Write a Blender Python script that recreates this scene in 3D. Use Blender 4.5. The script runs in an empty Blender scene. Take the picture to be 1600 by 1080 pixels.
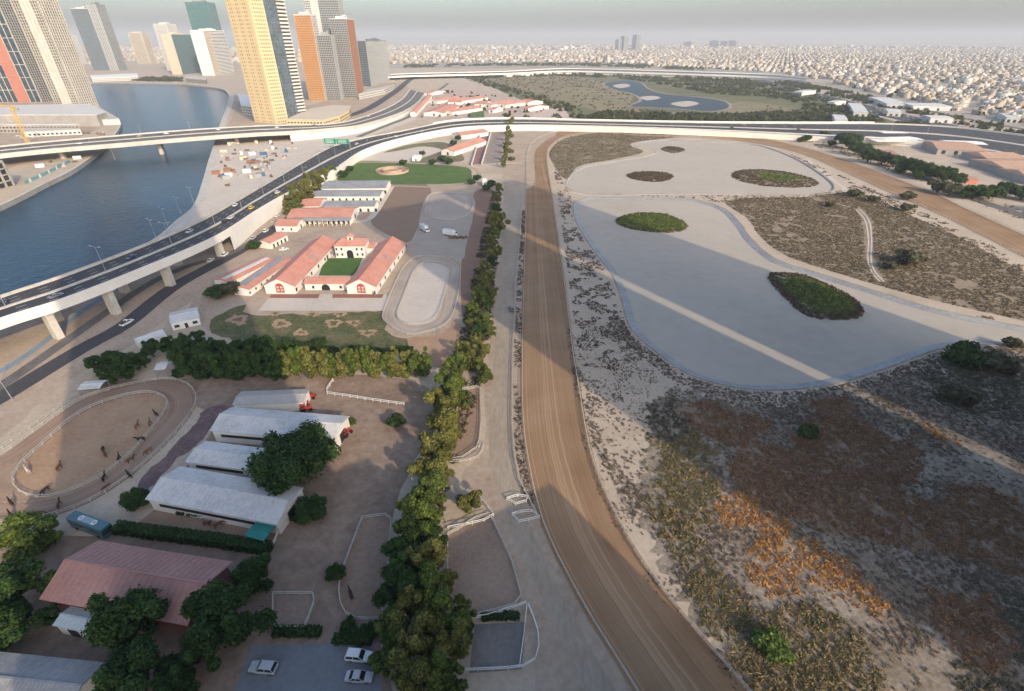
import bpy, bmesh, math, random
import numpy as np
from mathutils import Vector, Matrix, geometry
random.seed(7); RNG = np.random.default_rng(7)
SC = bpy.context.scene; COL = SC.collection
# ------------------------------------------------------------------ camera
F_PX, CAM_H = 779.0, 94.0
TILT = math.atan(480 / F_PX)
cd = bpy.data.cameras.new('camera'); cam = bpy.data.objects.new('camera', cd); COL.objects.link(cam)
cam.location = (0, 0, CAM_H); cam.rotation_euler = (math.pi/2 - TILT, 0, 0)
cd.sensor_fit = 'HORIZONTAL'; cd.sensor_width = 36; cd.lens = 36 * F_PX / 1600
cd.clip_start = 0.5; cd.clip_end = 60000
SC.camera = cam
# ------------------------------------------------------------------ sky, sun, exposure
SUN_EL = math.radians(25); SH_AZ = math.radians(34.5)          # shadows run 34.5 deg left of straight ahead
to_sun = Vector((math.sin(SH_AZ)*math.cos(SUN_EL), -math.cos(SH_AZ)*math.cos(SUN_EL), math.sin(SUN_EL)))
W = bpy.data.worlds.new('World'); SC.world = W; W.use_nodes = True
nt = W.node_tree; bg = nt.nodes['Background']
sky = nt.nodes.new('ShaderNodeTexSky'); sky.sky_type = 'NISHITA'; sky.sun_disc = False
sky.sun_elevation = SUN_EL; sky.sun_rotation = math.atan2(to_sun.x, to_sun.y)
sky.altitude = 0; sky.air_density = 1.0; sky.dust_density = 3.4; sky.ozone_density = 2.2
nt.links.new(sky.outputs[0], bg.inputs[0]); bg.inputs[1].default_value = 0.15
sl = bpy.data.lights.new('sun', 'SUN'); sl.energy = 2.2; sl.angle = math.radians(0.55); sl.color = (1.0, 0.83, 0.61)
so = bpy.data.objects.new('sun', sl); COL.objects.link(so); so.location = (120, -170, 300)
so.rotation_euler = to_sun.to_track_quat('Z', 'Y').to_euler()
SC.view_settings.view_transform = 'Standard'; SC.view_settings.look = 'None'
SC.view_settings.exposure = 0.93; SC.view_settings.gamma = 1.0; SC.view_settings.use_curve_mapping = False
SC.render.engine = 'CYCLES'
# ------------------------------------------------------------------ pixel -> ground
def P(u, v, z=0.0):
    x = (u - 800) / F_PX; y = (v - 540) / F_PX
    f = math.cos(TILT) - y*math.sin(TILT); d = math.sin(TILT) + y*math.cos(TILT)
    s = (CAM_H - z) / d
    return Vector((x*s, f*s, z))
def top_z(X, Y, vt):
    y = (vt - 540) / F_PX
    return CAM_H - Y/(math.cos(TILT) - y*math.sin(TILT))*(math.sin(TILT) + y*math.cos(TILT))
def PL(pts, z=0.0):
    return [P(p[0], p[1], p[2] if len(p) > 2 else z) for p in pts]
def smooth(pts, closed=False, n=6):
    out = []; m = len(pts)
    for i in range(m if closed else m-1):
        g = (lambda k: pts[k % m]) if closed else (lambda k: pts[max(0, min(m-1, k))])
        p0, p1, p2, p3 = g(i-1), g(i), g(i+1), g(i+2)
        for k in range(n):
            t = k/n
            out.append(0.5*((2*p1) + (p2-p0)*t + (2*p0-5*p1+4*p2-p3)*t*t + (3*p1-p0-3*p2+p3)*t**3))
    if not closed: out.append(pts[-1].copy())
    return out
def resample(pts, step, closed=False):
    q = list(pts) + ([pts[0]] if closed else [])
    L = [0]
    for a, b in zip(q, q[1:]): L.append(L[-1] + (b-a).length)
    n = max(2, int(round(L[-1]/step))); out = []; j = 0
    for i in range(n + (0 if closed else 1)):
        d = L[-1]*i/n
        while j < len(L)-2 and L[j+1] < d: j += 1
        seg = L[j+1]-L[j]
        out.append(q[j].lerp(q[j+1], 0 if seg == 0 else (d-L[j])/seg))
    return out
def inside(poly, X, Y):
    r = np.zeros(X.shape, bool); n = len(poly)
    for i in range(n):
        x1, y1 = poly[i][0], poly[i][1]; x2, y2 = poly[i-1][0], poly[i-1][1]
        if y1 == y2: continue
        c = ((y1 > Y) != (y2 > Y)) & (X < (x2-x1)*(Y-y1)/(y2-y1) + x1)
        r ^= c
    return r
# ------------------------------------------------------------------ materials
MATS = {}
def M(name, cols, sizes=(2.0, 25.0), rough=0.9, bump=0.0, bsize=0.3, spec=0.25, metal=0.0, contrast=0.28, stretch=None):
    if name in MATS: return MATS[name]
    m = bpy.data.materials.new(name); m.use_nodes = True; MATS[name] = m
    n = m.node_tree.nodes; l = m.node_tree.links; b = n['Principled BSDF']
    b.inputs['Roughness'].default_value = rough; b.inputs['Specular IOR Level'].default_value = spec
    b.inputs['Metallic'].default_value = metal
    geo = n.new('ShaderNodeNewGeometry'); pos = geo.outputs['Position']
    if stretch:
        mp = n.new('ShaderNodeMapping'); mp.inputs['Scale'].default_value = stretch
        l.new(pos, mp.inputs['Vector']); pos = mp.outputs[0]
    def noise(size, det=5):
        t = n.new('ShaderNodeTexNoise'); t.inputs['Scale'].default_value = 1.0/size; t.inputs['Detail'].default_value = det
        t.inputs['Roughness'].default_value = 0.62
        l.new(pos, t.inputs['Vector']); return t.outputs['Fac']
    if len(cols) > 1:
        a = noise(sizes[0]); c = noise(sizes[1])
        mx = n.new('ShaderNodeMix'); mx.inputs[0].default_value = 0.5
        l.new(a, mx.inputs[2]); l.new(c, mx.inputs[3])
        cr = n.new('ShaderNodeValToRGB'); e = cr.color_ramp.elements
        lo, hi = 0.5-contrast/2, 0.5+contrast/2
        while len(e) < len(cols): e.new(0.5)
        for i, cc in enumerate(cols):
            e[i].position = lo + (hi-lo)*i/(len(cols)-1); e[i].color = (*cc, 1)
        l.new(mx.outputs[0], cr.inputs[0]); l.new(cr.outputs[0], b.inputs['Base Color'])
    else:
        b.inputs['Base Color'].default_value = (*cols[0], 1)
    if bump:
        bp = n.new('ShaderNodeBump'); bp.inputs['Strength'].default_value = 0.6; bp.inputs['Distance'].default_value = bump
        l.new(noise(bsize, 4), bp.inputs['Height']); l.new(bp.outputs[0], b.inputs['Normal'])
    return m
def mat_attr(name, rough=0.85, transl=0.0, noise_amt=0.0):
    if name in MATS: return MATS[name]
    m = bpy.data.materials.new(name); m.use_nodes = True; MATS[name] = m
    n = m.node_tree.nodes; l = m.node_tree.links; b = n['Principled BSDF']
    a = n.new('ShaderNodeAttribute'); a.attribute_name = 'Col'
    l.new(a.outputs['Color'], b.inputs['Base Color']); b.inputs['Roughness'].default_value = rough
    b.inputs['Specular IOR Level'].default_value = 0.15
    if transl:
        t = n.new('ShaderNodeBsdfTranslucent'); l.new(a.outputs['Color'], t.inputs['Color'])
        mx = n.new('ShaderNodeMixShader'); mx.inputs[0].default_value = transl
        l.new(b.outputs[0], mx.inputs[1]); l.new(t.outputs[0], mx.inputs[2])
        l.new(mx.outputs[0], n['Material Output'].inputs['Surface'])
    return m
def mat_glass(name, col, rough=0.12, var=0.5, cell=(3.0, 3.0, 3.4)):
    """window glass: opaque glossy panes whose tint differs from pane to pane (blinds, interiors)"""
    if name in MATS: return MATS[name]
    m = bpy.data.materials.new(name); m.use_nodes = True; MATS[name] = m
    n = m.node_tree.nodes; l = m.node_tree.links; b = n['Principled BSDF']
    g = n.new('ShaderNodeNewGeometry'); d = n.new('ShaderNodeVectorMath'); d.operation = 'DIVIDE'; d.inputs[1].default_value = cell
    f = n.new('ShaderNodeVectorMath'); f.operation = 'FLOOR'; w = n.new('ShaderNodeTexWhiteNoise'); w.noise_dimensions = '3D'
    l.new(g.outputs['Position'], d.inputs[0]); l.new(d.outputs[0], f.inputs[0]); l.new(f.outputs[0], w.inputs['Vector'])
    cr = n.new('ShaderNodeValToRGB'); e = cr.color_ramp.elements
    e[0].color = (*[c*(1-var*0.6) for c in col], 1); e[1].color = (*[min(1, c*(1+var)) for c in col], 1)
    l.new(w.outputs['Value'], cr.inputs[0]); l.new(cr.outputs[0], b.inputs['Base Color'])
    b.inputs['Roughness'].default_value = rough; b.inputs['Specular IOR Level'].default_value = 0.6
    return m
def mat_harrow(name, cols, freq=1.0):
    """dirt raked lengthwise: fine and a few broad streaks that follow the ribbon's own UV (metres)"""
    if name in MATS: return MATS[name]
    m = bpy.data.materials.new(name); m.use_nodes = True; MATS[name] = m
    n = m.node_tree.nodes; l = m.node_tree.links; b = n['Principled BSDF']
    uv = n.new('ShaderNodeUVMap'); geo = n.new('ShaderNodeNewGeometry')
    def streak(sx, sy, det):
        mp = n.new('ShaderNodeMapping'); mp.inputs['Scale'].default_value = (sx, sy, 1)
        t = n.new('ShaderNodeTexNoise'); t.inputs['Scale'].default_value = 1; t.inputs['Detail'].default_value = det
        l.new(uv.outputs[0], mp.inputs[0]); l.new(mp.outputs[0], t.inputs['Vector']); return t.outputs['Fac']
    a = streak(2.2*freq, 0.012, 3); c = streak(0.35*freq, 0.004, 2)
    t = n.new('ShaderNodeTexNoise'); t.inputs['Scale'].default_value = 0.07; t.inputs['Detail'].default_value = 6
    l.new(geo.outputs['Position'], t.inputs['Vector'])
    m1 = n.new('ShaderNodeMix'); m1.inputs[0].default_value = 0.5; l.new(a, m1.inputs[2]); l.new(c, m1.inputs[3])
    m2 = n.new('ShaderNodeMix'); m2.inputs[0].default_value = 0.4; l.new(m1.outputs[0], m2.inputs[2]); l.new(t.outputs['Fac'], m2.inputs[3])
    cr = n.new('ShaderNodeValToRGB'); e = cr.color_ramp.elements
    while len(e) < len(cols): e.new(0.5)
    for i, cc in enumerate(cols): e[i].position = 0.38 + 0.24*i/(len(cols)-1); e[i].color = (*cc, 1)
    l.new(m2.outputs[0], cr.inputs[0])
    ln = n.new('ShaderNodeValToRGB'); le = ln.color_ramp.elements; le[0].position = .60; le[0].color = (0, 0, 0, 1); le[1].position = .66; le[1].color = (.45, .45, .45, 1)
    l.new(streak(1.15*freq, 0.0012, 1), ln.inputs[0]); mc = n.new('ShaderNodeMix'); mc.data_type = 'RGBA'; mc.inputs[7].default_value = (*[min(1, c*1.35) for c in cols[-1]], 1)
    l.new(ln.outputs[0], mc.inputs[0]); l.new(cr.outputs[0], mc.inputs[6]); l.new(mc.outputs[2], b.inputs['Base Color'])
    b.inputs['Roughness'].default_value = 0.95; b.inputs['Specular IOR Level'].default_value = 0.1
    bp = n.new('ShaderNodeBump'); bp.inputs['Strength'].default_value = 0.5; bp.inputs['Distance'].default_value = 0.15
    l.new(a, bp.inputs['Height']); l.new(bp.outputs[0], b.inputs['Normal'])
    return m
def mat_water(name, col, wave=7.0, rough=0.2, dist=0.9):
    if name in MATS: return MATS[name]
    m = bpy.data.materials.new(name); m.use_nodes = True; MATS[name] = m
    n = m.node_tree.nodes; l = m.node_tree.links; b = n['Principled BSDF']
    b.inputs['Base Color'].default_value = (*col, 1); b.inputs['Roughness'].default_value = rough
    b.inputs['IOR'].default_value = 1.33; b.inputs['Specular IOR Level'].default_value = 0.13
    geo = n.new('ShaderNodeNewGeometry')
    mp = n.new('ShaderNodeMapping'); mp.inputs['Scale'].default_value = (1, 1.6, 1); mp.inputs['Rotation'].default_value = (0, 0, 0.5)
    l.new(geo.outputs['Position'], mp.inputs[0])
    h = []
    for s, det in ((wave, 4), (wave*0.25, 3)):
        t = n.new('ShaderNodeTexNoise'); t.inputs['Scale'].default_value = 1/s; t.inputs['Detail'].default_value = det
        l.new(mp.outputs[0], t.inputs['Vector']); h.append(t.outputs['Fac'])
    ad = n.new('ShaderNodeMath'); ad.operation = 'MULTIPLY_ADD'; ad.inputs[1].default_value = 0.3
    l.new(h[1], ad.inputs[0]); l.new(h[0], ad.inputs[2])
    bp = n.new('ShaderNodeBump'); bp.inputs['Strength'].default_value = 0.5; bp.inputs['Distance'].default_value = dist
    l.new(ad.outputs[0], bp.inputs['Height']); l.new(bp.outputs[0], b.inputs['Normal'])
    return m
# palette
SAND = M('sand', [(.36,.285,.21), (.45,.365,.275), (.51,.42,.33)], (1.2, 22), bump=.08, bsize=.5)
EARTH = M('pale_earth', [(.29,.215,.155), (.385,.30,.225), (.46,.37,.285)], (1.6, 15), bump=.05, contrast=.34)
DIRT = M('brown_dirt', [(.235,.155,.105), (.29,.20,.14), (.33,.235,.17)], (1.0, 12), bump=.05)
RUST_DIRT = M('ochre_dirt', [(.30,.185,.11), (.37,.24,.15), (.42,.29,.19)], (1.0, 10), bump=.05)
YARD = M('yard_dirt', [(.17,.115,.082), (.265,.19,.14), (.36,.275,.205)], (2.2, 15), bump=.06, contrast=.34)
PALE = M('pale_arena_sand', [(.47,.405,.34), (.52,.455,.385), (.56,.49,.42)], (2, 18), bump=.04)
POND = M('dry_pond_bed', [(.385,.335,.272), (.42,.367,.30), (.445,.39,.325)], (6, 45), rough=.8, bump=.02)
LINER = M('pond_liner', [(.23,.225,.215), (.30,.30,.295), (.37,.37,.36)], (1.2, 9), rough=.7)
GRASS = M('lawn', [(.055,.10,.022), (.08,.135,.03), (.115,.16,.045)], (.8, 9), bump=.08, bsize=.25)
DRYGRASS = M('dry_grass', [(.13,.13,.05), (.19,.165,.08), (.27,.205,.12)], (1.0, 8), bump=.08, bsize=.3)
SCRUBG = M('scrub_ground', [(.20,.155,.11), (.29,.23,.165), (.42,.35,.275)], (1.4, 11), bump=.12, bsize=.6, contrast=.24)
GREY_SAND = M('grey_sand', [(.13,.102,.072), (.20,.16,.118), (.29,.24,.19), (.40,.34,.28)], (.9, 9), bump=.15, bsize=.5, contrast=.30)
ASPHALT = M('asphalt', [(.045,.046,.05), (.06,.06,.063), (.08,.078,.076)], (.8, 14), rough=.85)
OLD_ASPHALT = M('worn_asphalt', [(.10,.095,.09), (.135,.128,.12), (.17,.158,.145)], (1.2, 12), rough=.9)
GRAVEL_ROAD = M('gravel_road', [(.27,.215,.16), (.335,.275,.21), (.40,.335,.265)], (.8, 12), bump=.04, stretch=(1, .25, 1))
CONC = M('concrete', [(.40,.375,.33), (.48,.45,.40), (.54,.51,.46)], (1.5, 12), rough=.85)
CONC_D = M('raw_concrete', [(.25,.235,.21), (.33,.31,.28), (.39,.365,.33)], (1.5, 9), rough=.9)
WHITE = M('white_paint', [(.68,.665,.62), (.78,.77,.73)], (.8, 7), rough=.6)
WALLW = M('whitewash', [(.66,.63,.57), (.76,.735,.68)], (.7, 5), rough=.85)
ROOFP = M('pink_tile_roof', [(.43,.185,.135), (.53,.245,.18), (.58,.295,.225)], (.7, 6), rough=.85)
ROOFR = M('dusky_red_roof', [(.33,.17,.14), (.39,.21,.175), (.43,.245,.205)], (.8, 9), rough=.7)
ROOFT = M('tan_roof', [(.40,.25,.17), (.48,.31,.215)], (1, 6), rough=.85)
ROOFW = M('white_sheet_roof', [(.45,.44,.42), (.58,.565,.54), (.65,.635,.61)], (.9, 5), rough=.55, bump=.03)
ROOFG = M('grey_sheet_roof', [(.20,.205,.21), (.27,.275,.28), (.34,.34,.34)], (.9, 7), rough=.5)
DARKW = M('dark_opening', [(.03,.03,.032)], rough=.4)
RUBBER = M('rubber', [(.02,.02,.021)], rough=.8)
STEEL = M('galvanised_steel', [(.40,.41,.42)], rough=.4, metal=.6)
TEAL = M('teal_tarpaulin', [(.02,.17,.15), (.035,.24,.21)], (.5, 3), rough=.6)
LINE = M('road_paint', [(.62,.60,.55), (.74,.72,.68)], (.6, 5), rough=.7)
BARK = M('bark', [(.10,.075,.05), (.17,.13,.095)], (.3, 2), bump=.03)
LEAF = mat_attr('foliage', .7, .3); SCRUB = mat_attr('scrub', .9, .3); HOUSEC = mat_attr('far_house_paint', .85)
# ------------------------------------------------------------------ objects
def props(o, label=None, cat=None, group=None, kind=None):
    if label: o['label'] = label
    if cat: o['category'] = cat
    if group: o['group'] = group
    if kind: o['kind'] = kind
    return o
def empty(name, loc, rz=0.0, label=None, cat=None, group=None):
    o = bpy.data.objects.new(name, None); COL.objects.link(o); o.empty_display_size = 0.5
    o.location = loc; o.rotation_euler = (0, 0, rz)
    return props(o, label, cat, group)
def link(name, me, mat=None, parent=None):
    o = bpy.data.objects.new(name, me); COL.objects.link(o)
    if mat is not None and not me.materials: me.materials.append(mat)
    if parent is not None: o.parent = parent
    return o
def np_mesh(name, V, Q, C=None):
    me = bpy.data.meshes.new(name); n, m = len(V), len(Q); k = Q.shape[1]
    me.vertices.add(n); me.vertices.foreach_set('co', np.ascontiguousarray(V, dtype=np.float32).ravel())
    me.loops.add(m*k); me.loops.foreach_set('vertex_index', np.ascontiguousarray(Q, dtype=np.int32).ravel())
    me.polygons.add(m); me.polygons.foreach_set('loop_start', np.arange(0, m*k, k, dtype=np.int32))
    me.update(calc_edges=True)
    if C is not None:
        a = me.color_attributes.new('Col', 'FLOAT_COLOR', 'POINT')
        cc = np.ones((n, 4), np.float32); cc[:, :3] = C; a.data.foreach_set('color', cc.ravel())
    return me
class MB:
    def __init__(s): s.v = []; s.f = []
    def add(s, v, f):
        b = len(s.v); s.v += [tuple(p) for p in v]; s.f += [tuple(i+b for i in q) for q in f]; return s
    def box(s, c, d, rz=0.0, taper=1.0):
        cs, sn = math.cos(rz), math.sin(rz); vs = []
        for sz in (-.5, .5):
            t = taper if sz > 0 else 1.0
            for sx, sy in ((-.5,-.5), (.5,-.5), (.5,.5), (-.5,.5)):
                x, y = sx*d[0]*t, sy*d[1]*t
                vs.append((c[0]+x*cs-y*sn, c[1]+x*sn+y*cs, c[2]+sz*d[2]))
        return s.add(vs, [(0,3,2,1), (4,5,6,7), (0,1,5,4), (1,2,6,5), (2,3,7,6), (3,0,4,7)])
    def prism(s, poly, z0, z1):
        n = len(poly)
        return s.add([(p[0], p[1], z0) for p in poly] + [(p[0], p[1], z1) for p in poly],
                     [tuple(range(n-1, -1, -1)), tuple(range(n, 2*n))] + [(i, (i+1) % n, n+(i+1) % n, n+i) for i in range(n)])
    def bar(s, a, b, w, h=None):
        a = Vector(a); b = Vector(b); d = (b-a)
        if d.length < 1e-6: return s
        d.normalize(); up = Vector((0,0,1)) if abs(d.z) < .95 else Vector((1,0,0))
        x = d.cross(up).normalized()*(w/2); y = x.cross(d).normalized()*((h or w)/2)
        vs = [a-x-y, a+x-y, a+x+y, a-x+y, b-x-y, b+x-y, b+x+y, b-x+y]
        return s.add(vs, [(0,1,2,3), (7,6,5,4), (0,4,5,1), (1,5,6,2), (2,6,7,3), (3,7,4,0)])
    def tube(s, pts, rad, n=8):
        rings = []
        for i, p in enumerate(pts):
            p = Vector(p); a = Vector(pts[max(0, i-1)]); b = Vector(pts[min(len(pts)-1, i+1)])
            d = (b-a).normalized(); up = Vector((0,0,1)) if abs(d.z) < .9 else Vector((1,0,0))
            x = d.cross(up).normalized(); y = x.cross(d).normalized()
            r = rad[i] if isinstance(rad, (list, tuple)) else rad
            rings.append([p + x*(r*math.cos(2*math.pi*k/n)) + y*(r*math.sin(2*math.pi*k/n)) for k in range(n)])
        vs = [q for r in rings for q in r]; fs = []
        for i in range(len(rings)-1):
            for k in range(n): fs.append((i*n+k, i*n+(k+1) % n, (i+1)*n+(k+1) % n, (i+1)*n+k))
        fs += [tuple(range(n-1, -1, -1)), tuple((len(rings)-1)*n+k for k in range(n))]
        return s.add(vs, fs)
    def cyl(s, c, r, h, n=12, r2=None):
        return s.tube([c, (c[0], c[1], c[2]+h)], [r, r if r2 is None else r2], n)
    def xcyl(s, c, r, w, n=12):
        return s.tube([(c[0], c[1]-w/2, c[2]), (c[0], c[1]+w/2, c[2])], r, n)
    def mesh(s, name, off=(0,0,0)):
        me = bpy.data.meshes.new(name)
        me.from_pydata([(v[0]-off[0], v[1]-off[1], v[2]-off[2]) for v in s.v], [], s.f); me.update()
        bm = bmesh.new(); bm.from_mesh(me); bmesh.ops.recalc_face_normals(bm, faces=bm.faces); bm.to_mesh(me); bm.free()
        return me
    def build(s, name, mat, parent=None, world=False, kind=None, label=None, bevel=0.0):
        off = parent.location if (world and parent is not None) else (0,0,0)
        o = link(name, s.mesh(name, off), mat, parent)
        if kind: o['kind'] = kind
        if label: o['label'] = label
        return o
def copy_tree(o, parent=None):
    c = o.copy(); COL.objects.link(c)
    if parent is not None: c.parent = parent
    for ch in list(o.children): copy_tree(ch, c)
    return c
# ------------------------------------------------------------------ ground sheets
LAYER = [0.004]
def cluster(k): LAYER[0] = 0.002 + k*0.0007         # sheets of one district stack 4 mm apart; districts never share a plane
def nz():
    LAYER[0] += 0.004; return LAYER[0]
def jitter(pts, amp, seed):
    r = random.Random(seed); n = len(pts); ph = [r.uniform(0, 6.28) for _ in range(6)]
    out = []
    for i, p in enumerate(pts):
        t = 2*math.pi*i/n
        a = sum(math.sin(t*k*3+ph[k-1])/k for k in range(1, 6))*amp*.5 + r.uniform(-amp, amp)*.5
        d = (pts[(i+1) % n]-pts[i-1]); nn = Vector((-d.y, d.x, 0))
        if nn.length: nn.normalize()
        out.append(p+nn*a)
    return out
def tess(loops):
    tris = geometry.tessellate_polygon(loops); vs = [v for lp in loops for v in lp]
    return vs, [tuple(t) for t in tris]
def sheet_w(name, loop, mat, z=None, jit=0.0, kind='structure', holes=()):
    z = nz() if z is None else z
    if jit: loop = jitter(loop, jit, int(abs(loop[0].x*7.3+loop[0].y*3.1)))
    loops = [[Vector((p.x, p.y, z)) for p in loop]] + [[Vector((p.x, p.y, z)) for p in h] for h in holes]
    vs, fs = tess(loops); me = bpy.data.meshes.new(name); me.from_pydata([tuple(v) for v in vs], [], fs); me.update()
    bm = bmesh.new(); bm.from_mesh(me)
    for f in bm.faces:
        f.normal_update()
        if f.normal.z < 0: f.normal_flip()
    bm.to_mesh(me); bm.free()
    o = link(name, me, mat); o['kind'] = kind; return o
def sheet(name, px, mat, sm=True, jit=0.0, kind='structure', z=None, step=None):
    lp = PL(px)
    if sm: lp = smooth(lp, True, 6)
    if step: lp = resample(lp, step, True)
    return sheet_w(name, lp, mat, z, jit, kind)
def strip_mesh(name, A, B, mat, kind='structure', closed=False, uvw=True, across=1):
    """ribbon between two equally long point lists; UV in metres"""
    n = len(A); vs = []; fs = []; uv = []
    d = 0; ds = [0]
    for i in range(1, n + (1 if closed else 0)):
        d += ((A[i % n]+B[i % n])/2-(A[i-1]+B[i-1])/2).length; ds.append(d)
    k = across+1
    for i in range(n):
        for j in range(k): vs.append(tuple(A[i].lerp(B[i], j/across)))
    luv = []
    for i in range(n if closed else n-1):
        i2 = (i+1) % n
        for j in range(across):
            fs.append((i*k+j, i2*k+j, i2*k+j+1, i*k+j+1))
            w0 = (B[i]-A[i]).length; w1 = (B[i2]-A[i2]).length; wm = (w0+w1)/2
            luv += [(wm*j/across, ds[i]), (wm*j/across, ds[i+1]), (wm*(j+1)/across, ds[i+1]), (wm*(j+1)/across, ds[i])]
    me = bpy.data.meshes.new(name); me.from_pydata(vs, [], fs); me.update()
    ul = me.uv_layers.new(name='UVMap')
    for i, c in enumerate(luv): ul.data[i].uv = c
    zs = [p.normal.z for p in me.polygons]
    if sum(zs) < 0: me.flip_normals()
    o = link(name, me, mat)
    if kind: o['kind'] = kind
    return o
def offset_path(pts, d, closed=False):
    out = []; n = len(pts)
    for i, p in enumerate(pts):
        a = pts[(i-1) % n] if closed or i > 0 else pts[0]; b = pts[(i+1) % n] if closed or i < n-1 else pts[-1]
        t = (b-a); t.z = 0
        if t.length == 0: t = Vector((1,0,0))
        t.normalize(); out.append(p + Vector((-t.y, t.x, 0))*d)
    return out
def road(name, px, width, mat, step=6.0, z=None, kind='structure'):
    z = nz() if z is None else z
    c = resample(smooth(PL(px)), step)
    for p in c: p.z = z
    return strip_mesh(name, offset_path(c, width/2), offset_path(c, -width/2), mat, kind), c
def ring(name, outer_px, inner_px, mat, z=None, n=90):
    z = nz() if z is None else z
    o = smooth(PL(outer_px), True); i = smooth(PL(inner_px), True)
    def even(l):
        q = resample(l, 1e-6+sum((a-b).length for a, b in zip(l, l[1:]+l[:1]))/n, True)
        return q[:n]
    o = even(o); i = even(i)
    k = min(range(n), key=lambda s: sum((o[j]-i[(j+s) % n]).length for j in range(0, n, 6)))
    i = i[k:]+i[:k]
    for p in o+i: p.z = z
    return strip_mesh(name, o, i, mat, closed=True), o, i
# ================================================================== THE SETTING
def area2(l): return sum(a.x*b.y-b.x*a.y for a, b in zip(l, l[1:]+l[:1]))
def inward(l, d): return offset_path(l, d if area2(l) > 0 else -d, True)
CANAL = smooth(PL([(-250,590),(-120,535),(0,483),(120,430),(205,392),(245,371),(275,345),(304,320),(316,285),(327,250),(338,215),(347,185),(355,165),(357,148),(345,139),(310,134),(275,131),(200,129),(137,129),(128,138),(142,155),(160,170),(185,186),(187,200),(162,230),(137,250),(110,268),(75,285),(30,308),(0,322),(-100,370),(-250,440)]), True, 4)
POND2 = resample(smooth(PL([(896,321),(908,312),(927,308),(1000,309),(1078,311),(1128,324),(1155,348),(1175,375),(1214,406),(1272,425),(1350,449),(1466,484),(1600,511),(1720,536),(1700,552),(1600,540),(1560,538),(1478,542),(1389,573),(1311,597),(1233,608),(1155,606),(1078,585),(1040,560),(987,514),(970,461),(955,426),(931,395),(903,352)]), True, 6), 3.0, True)
POND1 = resample(smooth(PL([(885,285),(906,263),(960,252),(1012,243),(1024,236),(991,226),(1033,219),(1097,222),(1175,225),(1233,243),(1280,270),(1303,293),(1272,303),(1175,303),(1078,302),(1000,303),(920,303),(892,296)]), True, 6), 4.0, True)
LAKE = smooth(PL([(945,130),(975,126),(1000,129),(1012,139),(1040,147),(1090,152),(1130,158),(1138,168),(1110,174),(1060,170),(1020,168),(985,166),(1003,157),(990,147),(960,140)]), True, 5)
def zed(l, z): return [Vector((p.x, p.y, z)) for p in l]
R_ = 30000
sheet_w('ground', [Vector((-R_,-400,0)), Vector((R_,-400,0)), Vector((R_,R_,0)), Vector((-R_,R_,0))], SAND, z=0.0, holes=[CANAL, POND2, POND1])
WATER = mat_water('canal_water', (.012,.045,.075)); 
sheet_w('canal_water', CANAL, WATER, z=-3.0)
strip_mesh('quay_wall', zed(CANAL, 0.25), zed(CANAL, -4.2), CONC_D, closed=True)
strip_mesh('quay_edge', zed(CANAL, 0.26), zed(inward(CANAL, -2.2), 0.26), CONC, closed=True)
def pond(lp, w, depth):
    inn = inward(lp, w)
    strip_mesh('pond_bank', zed(lp, 0.04), zed(inn, -depth+.05), LINER, closed=True)
    strip_mesh('pond_edge', zed(lp, 0.05), zed(inward(lp, -.7), 0.05), SCRUBG, closed=True)
    sheet_w('dry_pond', inward(lp, w*.8), POND, z=-depth)
    return inn
pond(POND2, 3.3, .8); pond(POND1, 1.0, .7)
cluster(0)
# broad patches of land, far to near
CITYG = M('city_ground', [(.22,.20,.155), (.33,.29,.235), (.43,.38,.32)], (14, 120))
GREENG = M('reserve_ground', [(.085,.095,.04), (.13,.13,.06), (.20,.17,.095)], (6, 70), bump=.4, bsize=2.5)
BROWNG = M('reserve_meadow', [(.15,.13,.07), (.21,.175,.10), (.27,.215,.135)], (5, 60), bump=.3, bsize=2)
def quadpx(a): return PL(a)
sheet_w('city_land', quadpx([(560,107),(1000,107),(1180,117),(1400,165),(1700,225),(2600,300),(3200,72),(300,72)]), CITYG)
sheet('reserve_land', [(735,121),(800,116),(880,113),(1000,116),(1150,119),(1230,136),(1330,165),(1385,186),(1380,192),(1100,191),(900,190),(860,178),(800,150),(760,132)], GREENG, jit=4)
sheet_w('reserve_meadow', smooth(quadpx([(745,123),(800,119),(900,121),(940,128),(985,145),(985,164),(1010,172),(1100,179),(960,176),(900,165),(840,150),(790,136)]), True), BROWNG)
sheet('reserve_clearing', [(1150,160),(1200,162),(1232,170),(1215,178),(1150,182),(1110,179)], BROWNG)
sheet_w('lake_shore', inward(LAKE, -5), M('lake_mud', [(.27,.22,.165),(.34,.285,.22)], (3, 20)), z=.06)
sheet_w('reserve_lake', LAKE, mat_water('lake_water', (.03,.043,.05), 5, .4, .5), z=.07)
for px in ([(958,134),(975,131),(985,134),(970,138)], [(1000,152),(1020,150),(1032,153),(1012,157)], [(1048,162),(1075,158),(1092,162),(1070,167)]): sheet('lake_sandbank', px, M('pale_sandbank', [(.42,.36,.29),(.50,.44,.36)], (2, 9)), z=.08)
cluster(1)
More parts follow.
